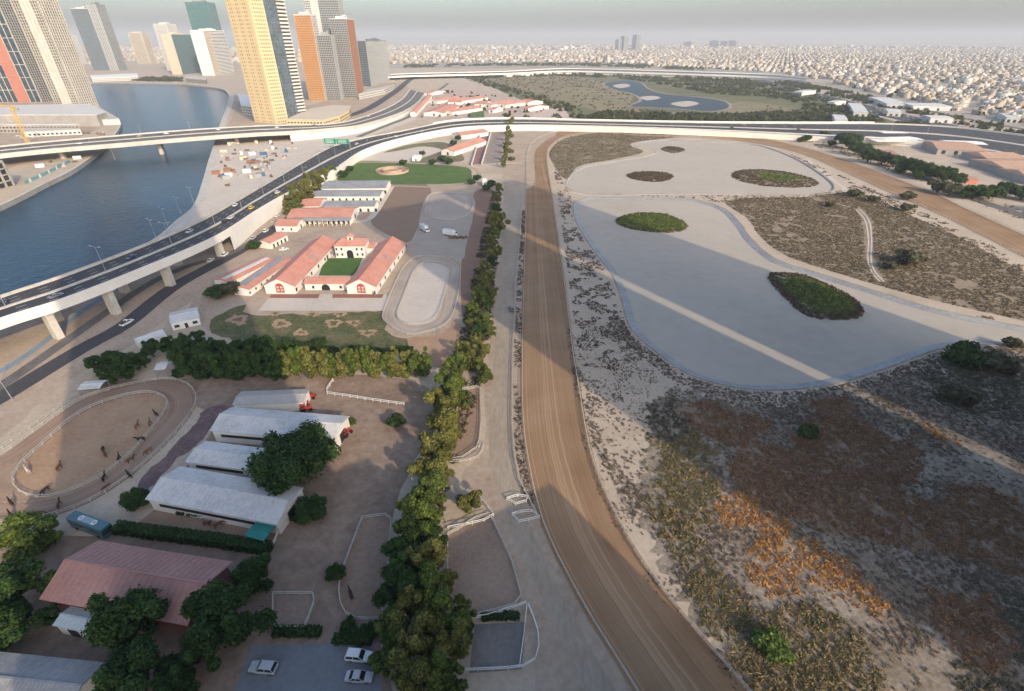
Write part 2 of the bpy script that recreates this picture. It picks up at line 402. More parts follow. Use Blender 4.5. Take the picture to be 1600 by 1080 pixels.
# the two big scrub fields beside the ponds
SCRUB_A = smooth(PL([(858,240),(872,222),(900,212),(960,207),(1040,210),(1060,214),(1000,221),(985,227),(1005,238),(960,249),(905,260),(885,280),(868,262)]), True)
SCRUB_B = smooth(PL([(1134,316),(1180,309),(1260,308),(1330,300),(1370,312),(1420,335),(1500,372),(1600,425),(1740,490),(1740,540),(1600,502),(1470,472),(1365,444),(1290,421),(1225,398),(1188,370),(1168,342)]), True)
sheet_w('scrub_field', SCRUB_A, M('scrub_field_a', [(.14,.11,.065), (.20,.16,.10), (.29,.235,.165)], (1.5, 12), bump=.2, bsize=.8))
sheet_w('scrub_field', SCRUB_B, M('scrub_field_b', [(.17,.13,.085), (.25,.195,.135), (.36,.295,.225)], (1.3, 10), bump=.2, bsize=.8))
sheet('scrub_slope', [(1000,640),(1060,600),(1160,625),(1260,625),(1370,598),(1480,560),(1600,560),(1800,600),(1800,1200),(1230,1200),(1130,1030),(1050,900),(1010,800),(1020,700)], GREY_SAND, jit=4.5, step=1.2)
BRN = [[(1060,640),(1120,632),(1190,650),(1200,695),(1130,695),(1080,675)],[(1150,705),(1230,690),(1300,640),(1390,680),(1440,700),(1440,730),(1420,760),(1500,800),(1600,800),(1700,850),(1700,930),(1600,905),(1480,875),(1330,835),(1250,812),(1170,790),(1140,740)],[(1475,755),(1600,770),(1600,800),(1490,800)],[(1255,630),(1330,625),(1340,655),(1290,665)],[(1440,920),(1540,940),(1600,1000),(1560,1060),(1480,1010)]]
ORG = [[(1115,790),(1150,768),(1195,790),(1195,830),(1130,832)],[(1200,805),(1230,815),(1230,850),(1250,880),(1240,920),(1200,930),(1170,900),(1180,850)],[(1245,845),(1300,860),(1340,900),(1385,950),(1370,970),(1310,930),(1250,880)],[(1440,660),(1510,690),(1500,700),(1450,680)]]
OLV = [[(1010,700),(1060,660),(1110,700),(1120,780),(1090,840),(1120,900),(1180,960),(1260,940),(1330,980),(1400,1060),(1380,1120),(1200,1120),(1120,990),(1060,880),(1010,790)]]
DRK = [[(1420,570),(1500,560),(1700,580),(1700,690),(1560,650),(1470,640)],[(1560,930),(1700,950),(1700,1120),(1480,1120),(1500,1020)],[(1000,640),(1030,625),(1090,650),(1060,700),(1010,680)]]
for p in BRN: sheet('scrub_soil', p, M('brown_soil', [(.17,.115,.075),(.235,.165,.115),(.33,.255,.195)], (.9, 6), bump=.15, bsize=.5), jit=2.6, step=.9)
cluster(2)
# pale building sites by the canal and under the highway
sheet('building_site', [(345,215),(450,222),(540,205),(585,198),(640,165),(650,185),(570,215),(500,245),(440,285),(365,330),(300,375),(262,385),(312,325),(335,250)], PALE, jit=1.5)
sheet('building_site', [(440,195),(560,190),(640,150),(625,130),(560,135),(480,165),(370,150),(365,180),(360,200)], EARTH)
sheet_w('quay_land', PL([(-400,330),(0,270),(100,225),(180,190),(150,160),(120,135),(-400,160)]), EARTH)
sheet('road_verge', [(-200,560),(0,500),(200,440),(330,382),(440,330),(440,370),(380,415),(300,470),(220,530),(100,600),(0,680),(-200,780)], EARTH, jit=1)
cluster(3)
# stable grounds
sheet('stable_yard', [(425,345),(470,318),(560,300),(600,290),(735,287),(778,300),(770,420),(762,520),(740,590),(640,560),(450,545),(330,520),(300,470),(385,400)], EARTH)
sheet('raked_yard', [(608,290),(660,287),(674,299),(663,325),(651,359),(637,379),(608,368),(580,348),(594,325)], M('raked_brown', [(.20,.135,.095), (.245,.17,.125)], (1, 8), bump=.06))
sheet('brown_verge', [(742,300),(772,300),(765,380),(745,450),(725,500),(720,440),(725,380),(738,345)], M('red_brown_soil', [(.19,.115,.08), (.25,.16,.115)], (1, 6), bump=.06))
sheet('sandy_yard', [(663,313),(677,302),(723,302),(742,313),(737,345),(728,385),(722,405),(690,398),(651,400),(640,385),(651,365),(654,350)], M('grey_yard_sand', [(.30,.255,.215), (.37,.32,.275)], (1, 9), bump=.05))
ring('exercise_ring', [(674,305),(723,304),(739,316),(732,336),(706,345),(671,340),(664,328)], [(686,310),(716,309),(727,317),(722,330),(704,336),(682,333),(675,325)], mat_harrow('ring_sand', [(.30,.25,.21),(.36,.31,.265),(.42,.365,.315)]))
sheet('lawn', [(540,258),(580,252),(715,259),(737,273),(720,286),(614,288),(530,284)], GRASS)
sheet('garden', [(395,492),(600,488),(600,515),(640,535),(600,556),(450,548),(340,525),(330,500),(380,478)], M('garden_grass', [(.06,.075,.026), (.105,.11,.045), (.20,.145,.08)], (1.2, 7), bump=.1, contrast=.22), jit=1.2, step=3)
for i, (u, v, a, b) in enumerate(((439,506,15,7),(521,505,14,6.5),(488,491,11,4),(531,491,11,4),(430,490,10,3.5),(553,505,10,5),(470,520,12,5),(575,520,13,6),(372,500,16,8))):
    sheet('flower_bed', [(u+a*math.cos(t*.785), v+b*math.sin(t*.785)) for t in range(8)], RUST_DIRT, jit=1.3, step=1.0)
    sheet('flower_bed_centre', [(u+a*.45*math.cos(t*.785), v+b*.45*math.sin(t*.785)) for t in range(8)], MATS['garden_grass'], jit=.8, step=.7)
sheet('brown_plot', [(640,528),(690,524),(712,500),(720,520),(690,575),(650,552)], RUST_DIRT, jit=.6)
sheet_w('forecourt', quadpx([(404,486),(424,461),(601,459),(609,468),(601,486)]), PALE)
sheet_w('brick_apron', quadpx([(421,466),(424,460.5),(500,460),(497,466.5)]), M('brick_paving', [(.22,.10,.075),(.29,.145,.11)], (.4, 3)))
sheet_w('brick_apron', quadpx([(519,466),(520,460),(600,460),(597,466)]), MATS['brick_paving'])
_, AO, AI = ring('riding_track', [(663,402),(709,408),(720,425),(706,497),(666,521),(631,523),(603,505),(600,488),(626,428),(643,408)], [(669,411),(697,417),(702,431),(686,488),(669,505),(637,508),(621,497),(626,477),(648,425)], mat_harrow('riding_sand', [(.30,.245,.195),(.37,.31,.255),(.45,.385,.325)]))
sheet_w('riding_arena', AI, PALE)
cluster(4)
# land beyond the stables, up to the highway
sheet('paddock_sand', [(533,248),(560,238),(600,232),(660,222),(705,222),(720,240),(700,255),(620,252),(560,250)], PALE)
sheet('paddock_scrub', [(600,238),(640,226),(690,222),(712,232),(725,250),(690,254),(640,253),(672,243),(690,234),(660,229),(620,236)], M('dull_grass', [(.09,.10,.035),(.15,.14,.07),(.24,.19,.115)], (1.5, 10), bump=.15))
sheet_w('dark_yard', PL([(768,207),(793,206),(784,257),(753,257)]), M('dusty_plum_soil', [(.17,.13,.11),(.25,.20,.175),(.36,.31,.275)], (1.2, 7)))
sheet_w('paved_lane', PL([(752,207),(766,207),(752,259),(737,259)]), M('plum_paving', [(.20,.115,.105),(.26,.155,.14)], (.8, 9)))
sheet('track_apron', [(792,208),(850,204),(870,209),(850,222),(835,240),(833,290),(790,290),(786,262)], EARTH)
cluster(5)
# stables beyond the highway
sheet('far_stable_yard', [(640,180),(655,160),(690,142),(760,142),(800,152),(835,170),(840,187),(700,187)], M('rosy_earth', [(.40,.30,.245),(.47,.365,.30)], (2, 20)))
sheet_w('far_arena', PL([(835,170),(880,169),(895,187),(832,187)]), M('rosy_sand', [(.46,.355,.30),(.52,.41,.35)], (2, 15)))
sheet_w('far_lawn', PL([(738,169),(756,168),(757,187),(732,187)]), GRASS)
cluster(6)
# foreground left yard
sheet('stable_lane', [(130,600),(320,590),(500,585),(650,598),(690,640),(650,720),(610,820),(590,1000),(560,1120),(-60,1120),(-60,835),(180,835),(300,720),(318,640)], YARD, jit=.6)
sheet_w('car_park', PL([(392,1008),(585,1004),(600,1100),(360,1100)]), M('car_park_paving', [(.17,.175,.185),(.215,.22,.23)], (1, 8), rough=.8))
OVO = [(0,714),(63,669),(126,626),(189,606),(261,594),(298,605),(307,631),(283,669),(220,732),(157,776),(110,798),(57,813),(0,818),(-70,815),(-110,790),(-70,755)]
OVI = [(31,732),(60,703),(126,647),(189,622),(233,615),(258,622),(263,634),(249,659),(205,710),(164,743),(107,771),(63,779),(31,769),(22,752)]
sheet('plum_strip', [(222,752),(262,706),(300,666),(322,640),(356,636),(345,652),(318,682),(300,700),(270,726),(236,762)], M('dark_plum_ground', [(.11,.07,.072),(.16,.105,.10),(.23,.165,.145)], (1.2, 8)), jit=.8)  # strip of darker plum coloured ground between oval and barns
_, OVAL_O, OVAL_I = ring('training_track', OVO, OVI, mat_harrow('training_dirt', [(.22,.145,.10),(.29,.20,.145),(.36,.26,.19)]))
sheet_w('training_infield', OVAL_I, RUST_DIRT)
PADS = {'a': [(700,838),(752,808),(766,806),(800,880),(816,938),(800,950),(735,966),(700,930)],
        'b': [(567,812),(612,806),(606,900),(596,972),(545,968),(530,940),(532,905),(548,860)],
        'c': [(720,612),(750,606),(752,660),(748,700),(722,718),(700,722)],
        'd': [(428,930),(497,930),(478,984),(428,984)],
        'f': [(238,800),(280,798),(432,822),(424,856),(300,838),(215,822)]}
for k, p in PADS.items(): sheet('paddock', p, DIRT if k in 'bcf' else M('paddock_soil', [(.235,.165,.12),(.30,.22,.165),(.34,.255,.195)], (.8, 9), bump=.04), sm=False)
sheet_w('hard_court', PL([(742,976),(822,972),(815,1046),(733,1052)]), M('grey_court', [(.14,.13,.12),(.19,.175,.16),(.23,.215,.20)], (.8, 7)))
cluster(7)
# service road and the dirt race track
def strip_px(name, A, B, mat, step=5.0):
    a = smooth(PL(A), n=10); b = smooth(PL(B), n=10); n = 160
    z = nz()
    ra = [p for p in resample(a, sum((p-q).length for p, q in zip(a, a[1:]))/n)][:n+1]
    rb = [p for p in resample(b, sum((p-q).length for p, q in zip(b, b[1:]))/n)][:n+1]
    k = min(len(ra), len(rb)); ra, rb = zed(ra[:k], z), zed(rb[:k], z)
    strip_mesh(name, ra, rb, mat); return ra, rb
sheet('track_verge', [(757,600),(765,540),(775,440),(785,330),(790,285),(824,285),(820,420),(817,560),(818,640),(830,740),(855,820),(900,920),(960,1030),(1010,1120),(860,1120),(830,1010),(800,900),(760,800),(720,745),(745,715),(756,690)], EARTH, jit=.5)
SR_L, SR_R = strip_px('service_road', [(789,286),(785,370),(780,450),(771,560),(765,640),(764,700),(774,760),(797,830),(830,900),(872,990),(915,1085)], [(816,286),(812,400),(806,500),(802,600),(803,680),(811,760),(832,830),(862,900),(910,990),(965,1085)], GRAVEL_ROAD)
TRACK_C = [(.225,.138,.077),(.265,.165,.095),(.295,.19,.112),(.34,.228,.14)]
TL = [(1720,420),(1600,367),(1505,324),(1447,297),(1311,247),(1214,221),(1120,207),(1000,202),(930,201),(871,206),(836,219),(823,240),(822,285),(817,426),(814,540),(814,644),(822,721),(845,820),(900,935),(945,1010),(1000,1100)]
TR = [(1720,458),(1600,402),(1486,344),(1389,301),(1330,274),(1233,235),(1120,217),(1000,213),(941,208),(889,213),(864,226),(855,243),(862,293),(885,451),(896,540),(907,605),(926,708),(963,801),(1020,897),(1102,998),(1190,1098)]
TA, TB = strip_px('race_track', TL, TR, mat_harrow('track_dirt', TRACK_C))
# wheel tracks and footpaths in the scrub
for i, px in enumerate(([(1338,328),(1352,345),(1357,375),(1356,405),(1362,425),(1375,440)], [(1343,327),(1358,345),(1362,375),(1361,405),(1367,424),(1381,440)])):
    road('wheel_track', px, .7, PALE, 3)
road('footpath', [(1458,560),(1475,580),(1495,605)], .8, PALE, 2); road('footpath', [(1160,303),(1010,304),(930,306),(893,300)], 3.2, PALE, 5)
road('footpath', [(1290,300),(1320,297),(1300,280),(1262,250)], 3.0, PALE, 5)
LAYER[0] = 0.075
# streets on the ground
road('canal_promenade', [(230,390),(262,370),(308,322),(322,285),(331,250),(342,215),(352,185),(362,160),(362,148)], 5.5, CONC)
road('street', [(-80,665),(0,622),(126,546),(195,508),(275,446),(375,392),(430,356),(470,330)], 7.5, ASPHALT)
road('street', [(-80,650),(0,604),(79,550),(173,484),(240,440),(300,414),(345,402),(392,380)], 4.5, OLD_ASPHALT)
road('drain_channel', [(-60,610),(0,581),(63,540),(129,486),(200,440)], 2.6, M('blue_grey_channel', [(.16,.22,.28),(.22,.29,.35)], (1, 6)))
road('street', [(560,214),(600,198),(640,182),(646,172),(655,160),(690,138),(700,130)], 7, OLD_ASPHALT)
road('street', [(660,115),(640,125),(622,140),(600,155),(575,170),(540,182),(480,190)], 16, ASPHALT)
road('street', [(1020,114),(1160,122),(1250,143),(1330,163),(1400,181),(1500,203),(1620,228),(1800,265)], 44, M('motorway_asphalt', [(.06,.068,.075),(.085,.092,.098)], (3, 30)))
road('street', [(1180,116),(1300,140),(1420,166),(1520,188),(1650,210)], 10, OLD_ASPHALT)
road('street', [(1330,228),(1400,250),(1460,285),(1520,310),(1600,338),(1700,380)], 9, OLD_ASPHALT)
road('sandy_drive', [(545,254),(600,254),(660,256),(735,262),(745,280),(690,292),(614,291),(600,300)], 4, EARTH)
road('sandy_drive', [(445,345),(500,345),(560,347),(580,340),(596,318),(612,292)], 4, PALE)

# ================================================================== ELEVATED ROADS
def boxstrip(mb, A, B, z0, z1):
    """closed strip of box section between edge lists A and B; z0/z1 are offsets from the edge's own z (or absolute lists)"""
    n = len(A); vs = []
    for i in range(n):
        for p, dz in ((A[i], z0), (A[i], z1), (B[i], z1), (B[i], z0)):
            vs.append((p.x, p.y, dz[i] if isinstance(dz, list) else p.z+dz))
    fs = [(0,1,2,3), tuple(4*(n-1)+k for k in (3,2,1,0))]
    for i in range(n-1):
        for k in range(4):
            fs.append((4*i+k, 4*i+(k+1) % 4, 4*(i+1)+(k+1) % 4, 4*(i+1)+k))
    mb.add(vs, fs)
class Highway:
    def __init__(s, name, label, pairs, deck=1.8, n=8):
        s.F = smooth([P(*f, z) for f, _, z in pairs], n=n); s.N = smooth([P(*q, z) for _, q, z in pairs], n=n); s.n = n; s.deck = deck
        m = s.mid(len(s.F)//2, .5); s.root = empty(name, (m.x, m.y, 0), 0, label, 'highway')
    def mid(s, i, f): return s.F[i].lerp(s.N[i], f)
    def line(s, f, i0=0, i1=None): return [s.mid(i, f) for i in range(i0, len(s.F) if i1 is None else i1)]
    def band(s, name, f0, f1, z0, z1, mat, i0=0, i1=None, kind=None):
        mb = MB(); boxstrip(mb, s.line(f0, i0, i1), s.line(f1, i0, i1), z0, z1); return mb.build(name, mat, s.root, True, kind)
    def wall(s, name, f0, f1, mat, i0, i1=None):
        a, b = s.line(f0, i0, i1), s.line(f1, i0, i1); mb = MB()
        boxstrip(mb, a, b, [-.5]*len(a), [p.z-s.deck+.05 for p in a]); return mb.build(name, mat, s.root, True)
    def dashes(s, name, f, length=3, gap=6, w=.16):
        mb = MB(); pts = resample(s.line(f), length)
        for i in range(0, len(pts)-1, 1+int(gap/length)):
            a, b = pts[i], pts[i+1]; mb.bar((a.x, a.y, a.z+.045), (b.x, b.y, b.z+.045), w, .012)
        return mb.build(name, LINE, s.root, True, 'stuff')
HW = Highway('elevated_highway', 'long grey dual carriageway highway with pale concrete parapets curving past the canal and the stables', [
    ((-200,538),(-200,575),13.5), ((0,466),(0,502),13.5), ((107,430),(100,470),13.5), ((245,377),(215,425),13), ((325,340),(337,372),11),
    ((400,297),(400,332),8.5), ((436,276),(441,308),7.5), ((480,250),(490,283),6.5), ((520,229),(530,262),6), ((570,216),(570,236),5.5),
    ((625,206),(630,217),5.5), ((709,190),(715,201),5.5), ((800,186.5),(800,197),5.5), ((912,189),(912,198),5.5), ((1100,192.5),(1100,204),5.5), ((1250,193.5),(1280,212.5),5.5), ((1381,194),(1400,219),5.0), ((1500,200),(1520,232),4.5), ((1700,225),(1700,265),4)])
HW.band('deck', 0, 1, -1.8, 0, CONC)
HW.band('carriageway', .035, .485, .0, .03, ASPHALT); HW.band('carriageway', .545, .965, .0, .03, ASPHALT)
HW.band('parapet', -.012, .012, -.3, 1.0, CONC); HW.band('parapet', .985, 1.012, -2.7, 1.05, WALLW)
HW.band('median', .49, .54, -.01, .55, CONC); HW.band('noise_wall', -.02, -.004, .9, 2.2, WHITE, 11*8-3, 16*8)
for f in (.18, .33, .68, .82): HW.dashes('lane_line', f)
HW.wall('retaining_wall', .96, 1.008, WALLW, 4*8+2, None); HW.wall('retaining_wall', .0, .04, WALLW, 4*8+2, None)
HW.band('wall_coping', .97, 1.03, .95, 1.3, WHITE, 8*8, 16*8)
mbp = None
for i in (5, 13, 20, 26, 32):
    for f in (.2, .86):
        p = HW.mid(i, f); mb = MB(); t = (HW.F[i+1]-HW.F[i-1]).normalized(); rz = math.atan2(t.y, t.x)
        mb.box((p.x, p.y, (p.z-3.2)/2-1.6), (2.4, 3.4, p.z-3.2+3.2), rz); mb.box((p.x, p.y, p.z-2.55), (3.0, 6.4, 1.45), rz)
        mb.build('pier', CONC, HW.root, True)
B2 = Highway('canal_road_bridge', 'low concrete road bridge crossing the canal in front of the cream tower', [
    ((-160,247),(-160,260),10), ((45,225),(57,236.5),10), ((187,212.5),(187,225.5),11), ((300,203.5),(300,216),11), ((400,197.5),(400,209),10), ((450,196),(452,206.5),9),
    ((512,194.5),(525,201),8), ((555,187),(568,195),7), ((600,171),(625,177),5.5), ((628,155),(652,161),3.5), ((640,140),(664,146),1.2)], 2.2)
B2.band('deck', 0, 1, -2.2, 0, CONC); B2.band('carriageway', .06, .47, 0, .03, OLD_ASPHALT); B2.band('carriageway', .53, .94, 0, .03, OLD_ASPHALT)
B2.band('parapet', -.02, .02, -.3, 1.0, CONC); B2.band('parapet', .975, 1.02, -2.6, 1.05, CONC); B2.band('median', .475, .525, -.01, .5, CONC)
B2.dashes('lane_line', .26, 4, 8, .25); B2.dashes('lane_line', .74, 4, 8, .25)
B2.wall('retaining_wall', .94, 1.015, WALLW, 5*8, None); B2.wall('retaining_wall', 0, .06, WALLW, 5*8, None); B2.wall('abutment', .05, .95, CONC, 5*8, 5*8+2)
for u, v in ((100,250),(240,225),(362,212)):
    i = min(range(len(B2.N)), key=lambda k: abs((B2.N[k].x/B2.N[k].y)-(P(u,v).x/P(u,v).y)))
    for f in (.3, .75):
        p = B2.mid(i, f); mb = MB(); mb.box((p.x, p.y, (p.z-2.2-5)/2), (3.2, 3.0, p.z-2.2+5), .1); mb.box((p.x, p.y, p.z-2.8), (4.4, 8, 1.3), .1); mb.build('pier', CONC, B2.root, True)
B3 = Highway('far_embankment_road', 'distant raised road with a pale barrier running behind the green reserve', [
    ((600,118),(600,121.5),8), ((640,115.5),(640,119),8), ((787,112),(787,115.5),8), ((881,107.5),(881,111.5),8), ((1000,110),(1000,114),8), ((1100,113),(1100,117),8), ((1200,116.5),(1200,121),7), ((1260,122),(1260,127),5)], 2)
B3.band('deck', 0, 1, -2, 0, CONC); B3.band('carriageway', .1, .9, 0, .05, OLD_ASPHALT); B3.band('parapet', .98, 1.03, -2.2, 1.6, WHITE); B3.band('parapet', -.03, .02, -.3, 1.4, WHITE)
B3.wall('retaining_wall', .9, 1.0, WALLW, 2*8, None)
for i in (2, 5, 9, 13):
    p = B3.mid(i, .6); mb = MB(); mb.box((p.x, p.y, 2.9), (3, 12, 6.4), 0); mb.build('pier', CONC, B3.root, True)

# ================================================================== TOWERS
G_BLUE = mat_glass('blue_glass', (.035,.055,.07)); G_TEAL = mat_glass('teal_glass', (.02,.12,.12)); G_DARK = mat_glass('dark_glass', (.03,.03,.033)); G_BROWN = mat_glass('brown_glass', (.06,.045,.032)); G_SKY = mat_glass('grey_blue_glass', (.07,.10,.125))
CREAM = M('cream_cladding', [(.60,.47,.27), (.68,.54,.33)], (1, 9), rough=.7); ORANGE = M('orange_cladding', [(.40,.20,.075), (.47,.245,.10)], (1, 9), rough=.75)
BROWNC = M('brown_cladding', [(.24,.115,.07), (.29,.145,.09)], (1, 9), rough=.75); LIGHT = M('pale_cladding', [(.50,.49,.47), (.58,.57,.55)], (1, 9), rough=.7)
GREYC = M('grey_cladding', [(.27,.28,.28), (.34,.345,.345)], (1, 9), rough=.7); REDC = M('salmon_cladding', [(.42,.16,.11), (.49,.20,.14)], (1, 9))
BEIGE = M('beige_cladding', [(.50,.43,.33), (.57,.50,.40)], (1, 9), rough=.75); SLATE = M('slate_cladding', [(.13,.15,.165), (.17,.19,.205)], (1, 9), rough=.5)
def facade(root, o, d, nrm, w, h, st, z0=0.0, f0=0.0, f1=1.0):
    """glazed panel plus floor bands and piers standing proud of it; o is the ground corner, d along, nrm outwards"""
    a = o + d*(w*f0); L = w*(f1-f0); rz = math.atan2(d.y, d.x)
    def put(mb, x, z, sx, sz, depth, back=0.0):
        c = a + d*x + nrm*(depth/2-back); mb.box((c.x, c.y, z), (sx, depth, sz), rz)
    if st.get('glass'):
        mb = MB(); put(mb, L/2, z0+(h-z0)/2, L-.05, h-z0-.05, .25, .05); mb.build('glazing', st['glass'], root)
    fh, bw = st['fh'], st['bw']; nf = max(1, int((h-z0)/fh)); fh = (h-z0)/nf; nb = max(1, int(round(L/bw))) if bw else 0
    mb = MB()
    if st['band']:
        for k in range(nf+1):
            bh = st['band']*(1.0 if 0 < k < nf else .5); zz = z0+k*fh + (bh/2 if k == 0 else -bh/2 if k == nf else 0)
            put(mb, L/2, zz, L, bh, st.get('proud', .55))
        mb.build('floor_bands', st['frame'], root)
    if nb and st['pier']:
        mb = MB(); wide = st.get('wide', 0)
        for k in range(nb+1):
            pw = st['pier']*(1.9 if wide and k % wide == 0 else 1.0)
            x = min(max(L*k/nb, pw/2), L-pw/2); put(mb, x, z0+(h-z0)/2, pw, h-z0-.02, st.get('proud', .55)+.12)
        mb.build('piers', st.get('pframe', st['frame']), root)
def rect3(Lp, Cp, Rp, dmin=0):
    Lw, Cw, Rw = P(*Lp), P(*Cp), P(*Rp)
    for p in (Lw, Cw, Rw): p.z = 0
    d = (Cw-Lw); w = d.length; d.normalize(); back = Vector((-d.y, d.x, 0))
    dep = max(dmin, (Rw-Cw).dot(back)); return Lw, Cw, d, back, w, dep
def tower(name, label, Lp, Cp, Rp, h=None, vt=None, front=None, side=None, core=GREYC, crown=None, dmin=18, wmax=None, zb=0.0, cat='tower'):
    Lw, Cw, d, back, w, dep = rect3(Lp, Cp, Rp, dmin)
    ctr = (Lw+Cw)/2 + back*dep/2
    if h is None: h = top_z(Cw.x, Cw.y, vt)
    root = empty(name, (ctr.x, ctr.y, 0), 0, label, cat)
    Lw, Cw = Lw-ctr, Cw-ctr; rz = math.atan2(d.y, d.x)
    mb = MB(); mb.box((0, 0, h/2-1), (w, dep, h+2), rz); mb.build('shell', core, root)
    fl = front if isinstance(front, list) else [(0, 1, front)]; sd = side if isinstance(side, list) else [(0, 1, side)]
    for f0, f1, s in fl:
        if s: facade(root, Lw, d, -back, w, h, s, zb, f0, f1); facade(root, Cw+back*dep, -d, back, w, h, s, zb, f0, f1)
    for f0, f1, s in sd:
        if s: facade(root, Cw, back, d, dep, h, s, zb, f0, f1); facade(root, Lw+back*dep, -back, -d, dep, h, s, zb, f0, f1)
    mb = MB(); mb.box((0, 0, h+.6), (w+.9, dep+.9, 1.2), rz); mb.build('roof_parapet', crown or core, root)
    mb = MB(); mb.box((0, 0, h+3), (w*.5, dep*.5, 4), rz); mb.box(tuple((d*w*.2).xy)+(h+5.8,), (w*.16, dep*.2, 2), rz); mb.build('plant_room', crown or core, root)
    return root, h, rz
def S(glass, frame, fh=3.6, bw=3.2, pier=1.2, band=1.4, **k): return dict(glass=glass, frame=frame, fh=fh, bw=bw, pier=pier, band=band, **k)
r, _, _ = tower('cream_tower', 'very tall cream tower with small dark windows standing by the canal bridge', (399,190.7,0), (432,194,0), (484,172,12), h=185,
      front=S(G_BROWN, CREAM, 3.9, 3.15, 1.5, 1.9, wide=4), side=[(0,.38,S(G_BROWN, CREAM, 3.9, 3.2, 1.5, 1.9)), (.38,.74,S(G_SKY, SLATE, 3.9, 3.0, .15, .25)), (.74,1,S(G_BROWN, LIGHT, 3.9, 0, 0, 1.9, proud=1.3))], core=CREAM)
tower('orange_tower', 'orange brown tower with fine window grid and a pale top behind the cream tower', (484,157), (509,157), (516,154.6), vt=24, front=S(G_BROWN, ORANGE, 3.4, 2.4, 1.3, 1.8), side=S(G_DARK, LIGHT, 3.4, 6, 1.5, 1.0), core=ORANGE, crown=LIGHT)
tower('grey_lattice_tower', 'grey tower of staggered windows with one plain brown side wall', (534,152.5), (559,152.5), (569,148.8), vt=30, front=S(G_DARK, GREYC, 3.3, 2.9, .8, 1.0), side=S(None, BROWNC, 3.3, 3.2, .5, .35, proud=.3), core=BROWNC, crown=LIGHT)
tower('tall_grey_tower', 'tallest grey tower with white vertical strips rising above the orange tower', (500,148), (550,148), (557,146), h=190, front=[(0,.2,S(G_DARK, LIGHT, 3.4, 3.2, .8, 1.2)), (.2,.42,S(None, LIGHT, 3.4, 6, .6, .4)), (.42,1,S(G_BLUE, GREYC, 3.4, 3.0, .7, 1.2))], side=S(G_DARK, GREYC), core=LIGHT)
tower('grey_midrise_block', 'lower dark grey block tucked between the orange and lattice towers', (512,156.5), (533,156.5), (537,155), vt=56, front=S(G_DARK, GREYC, 3.3, 2.9, .8, 1.0), side=S(G_DARK, GREYC), core=GREYC)
tower('blue_grey_block', 'broad blue grey glass block at the end of the tower row beside the open land', (568,135.5), (580,135.5), (614,125), vt=65, front=S(G_BLUE, SLATE, 3.5, 3, .3, .9), side=S(G_SKY, GREYC, 3.5, 3.6, 1.3, 1.4), core=SLATE)
tower('twin_slab_tower', 'darker left slab of the twin blue grey towers across the canal', (147,110.5), (172,110.5), (178,110), vt=14, front=S(G_SKY, SLATE, 3.5, 4.5, 1.1, 1.0), side=S(G_BLUE, SLATE), core=SLATE, crown=LIGHT)
tower('twin_slab_tower', 'right slab of the twin towers with pale banded edge across the canal', (173,110.5), (186,110.5), (199,109.4), vt=7, front=S(G_BLUE, LIGHT, 3.5, 6, 1.6, .8), side=S(G_BLUE, GREYC, 3.5, 5, .9, 1.1, proud=.8), core=SLATE)
tower('beige_ribbed_tower', 'small beige ribbed tower standing alone in the haze beyond the canal', (216,100), (236,100), (246,99.3), vt=52, front=S(G_BROWN, BEIGE, 3.6, 6, 2.6, 1.0), side=S(G_BROWN, BEIGE, 3.6, 6, 2.6, 1.0), core=BEIGE)
tower('teal_glass_tower', 'teal glass tower with a plain beige side wall at the canal bend', (270,116.5), (286,116.5), (315,113.4), vt=54, front=S(None, BEIGE, 3.6, 5, .5, .3), side=S(G_TEAL, SLATE, 3.6, 3.4, .15, .35), core=BEIGE)
tower('pale_finned_tower', 'pale finned tower peeping up behind the teal glass tower', (262,110.5), (282,110.5), (296,109.2), vt=38, front=S(G_SKY, LIGHT), side=S(G_SKY, LIGHT), core=LIGHT)
tower('white_balcony_tower', 'white tower with dark balcony bands next to the cream tower', (317,118), (336,118), (367,114.2), vt=48, front=S(G_DARK, WHITE, 3.6, 7, 4.5, 2.2), side=[(0,.3,S(G_BROWN, BEIGE, 3.6, 4, 1.2, 1.6)),(.3,1,S(G_DARK, WHITE, 3.6, 0, 0, 1.7, proud=1.2))], core=WHITE)
tower('tall_teal_tower', 'tall sea green glass tower rising behind the white balcony tower', (318,107), (350,107), (363,105.8), h=200, front=S(G_TEAL, SLATE, 3.8, 4, .2, .5), side=S(G_TEAL, SLATE, 3.8, 4, .2, .5), core=SLATE)
tower('pale_blue_block', 'hazy pale blue block half hidden behind the twin slabs', (118,100.5), (128,100.5), (136,100), vt=56, front=S(G_SKY, LIGHT), side=S(G_SKY, LIGHT), core=LIGHT)
# towers still being built on the far bank
tower('red_striped_tower', 'unfinished grey tower with dark panels and one salmon red vertical stripe', (-45,160), (66,160), (92,156.4), h=170, front=[(0,.3,S(G_DARK, CONC_D, 3.6, 7, 1.4, .7)),(.3,.68,S(G_BLUE, CONC, 18, 9, 1.0, .8)),(.68,.84,S(None, REDC, 3.6, 0, 0, 3.3, proud=1.4)),(.84,1,S(G_BLUE, CONC, 18, 10, 1.0, .8))], side=S(G_DARK, CONC_D, 3.6, 5, 1.2, .8), core=CONC_D)
r, h, rz = tower('concrete_frame_tower', 'bare concrete tower under construction with open floors and scaffolded edges on the promontory', (94,177), (130,177), (158,172.5), h=175, front=[(0,.3,S(G_DARK, CONC, 3.5, 3.2, .4, .6, proud=1.8)),(.3,.72,S(None, CONC, 3.5, 9, 4.5, .3)),(.72,1,S(G_DARK, CONC, 3.5, 3.2, .5, .7, proud=1.6))], side=S(G_DARK, CONC, 3.5, 4.2, 1.0, 1.0, proud=1.6), core=CONC_D)
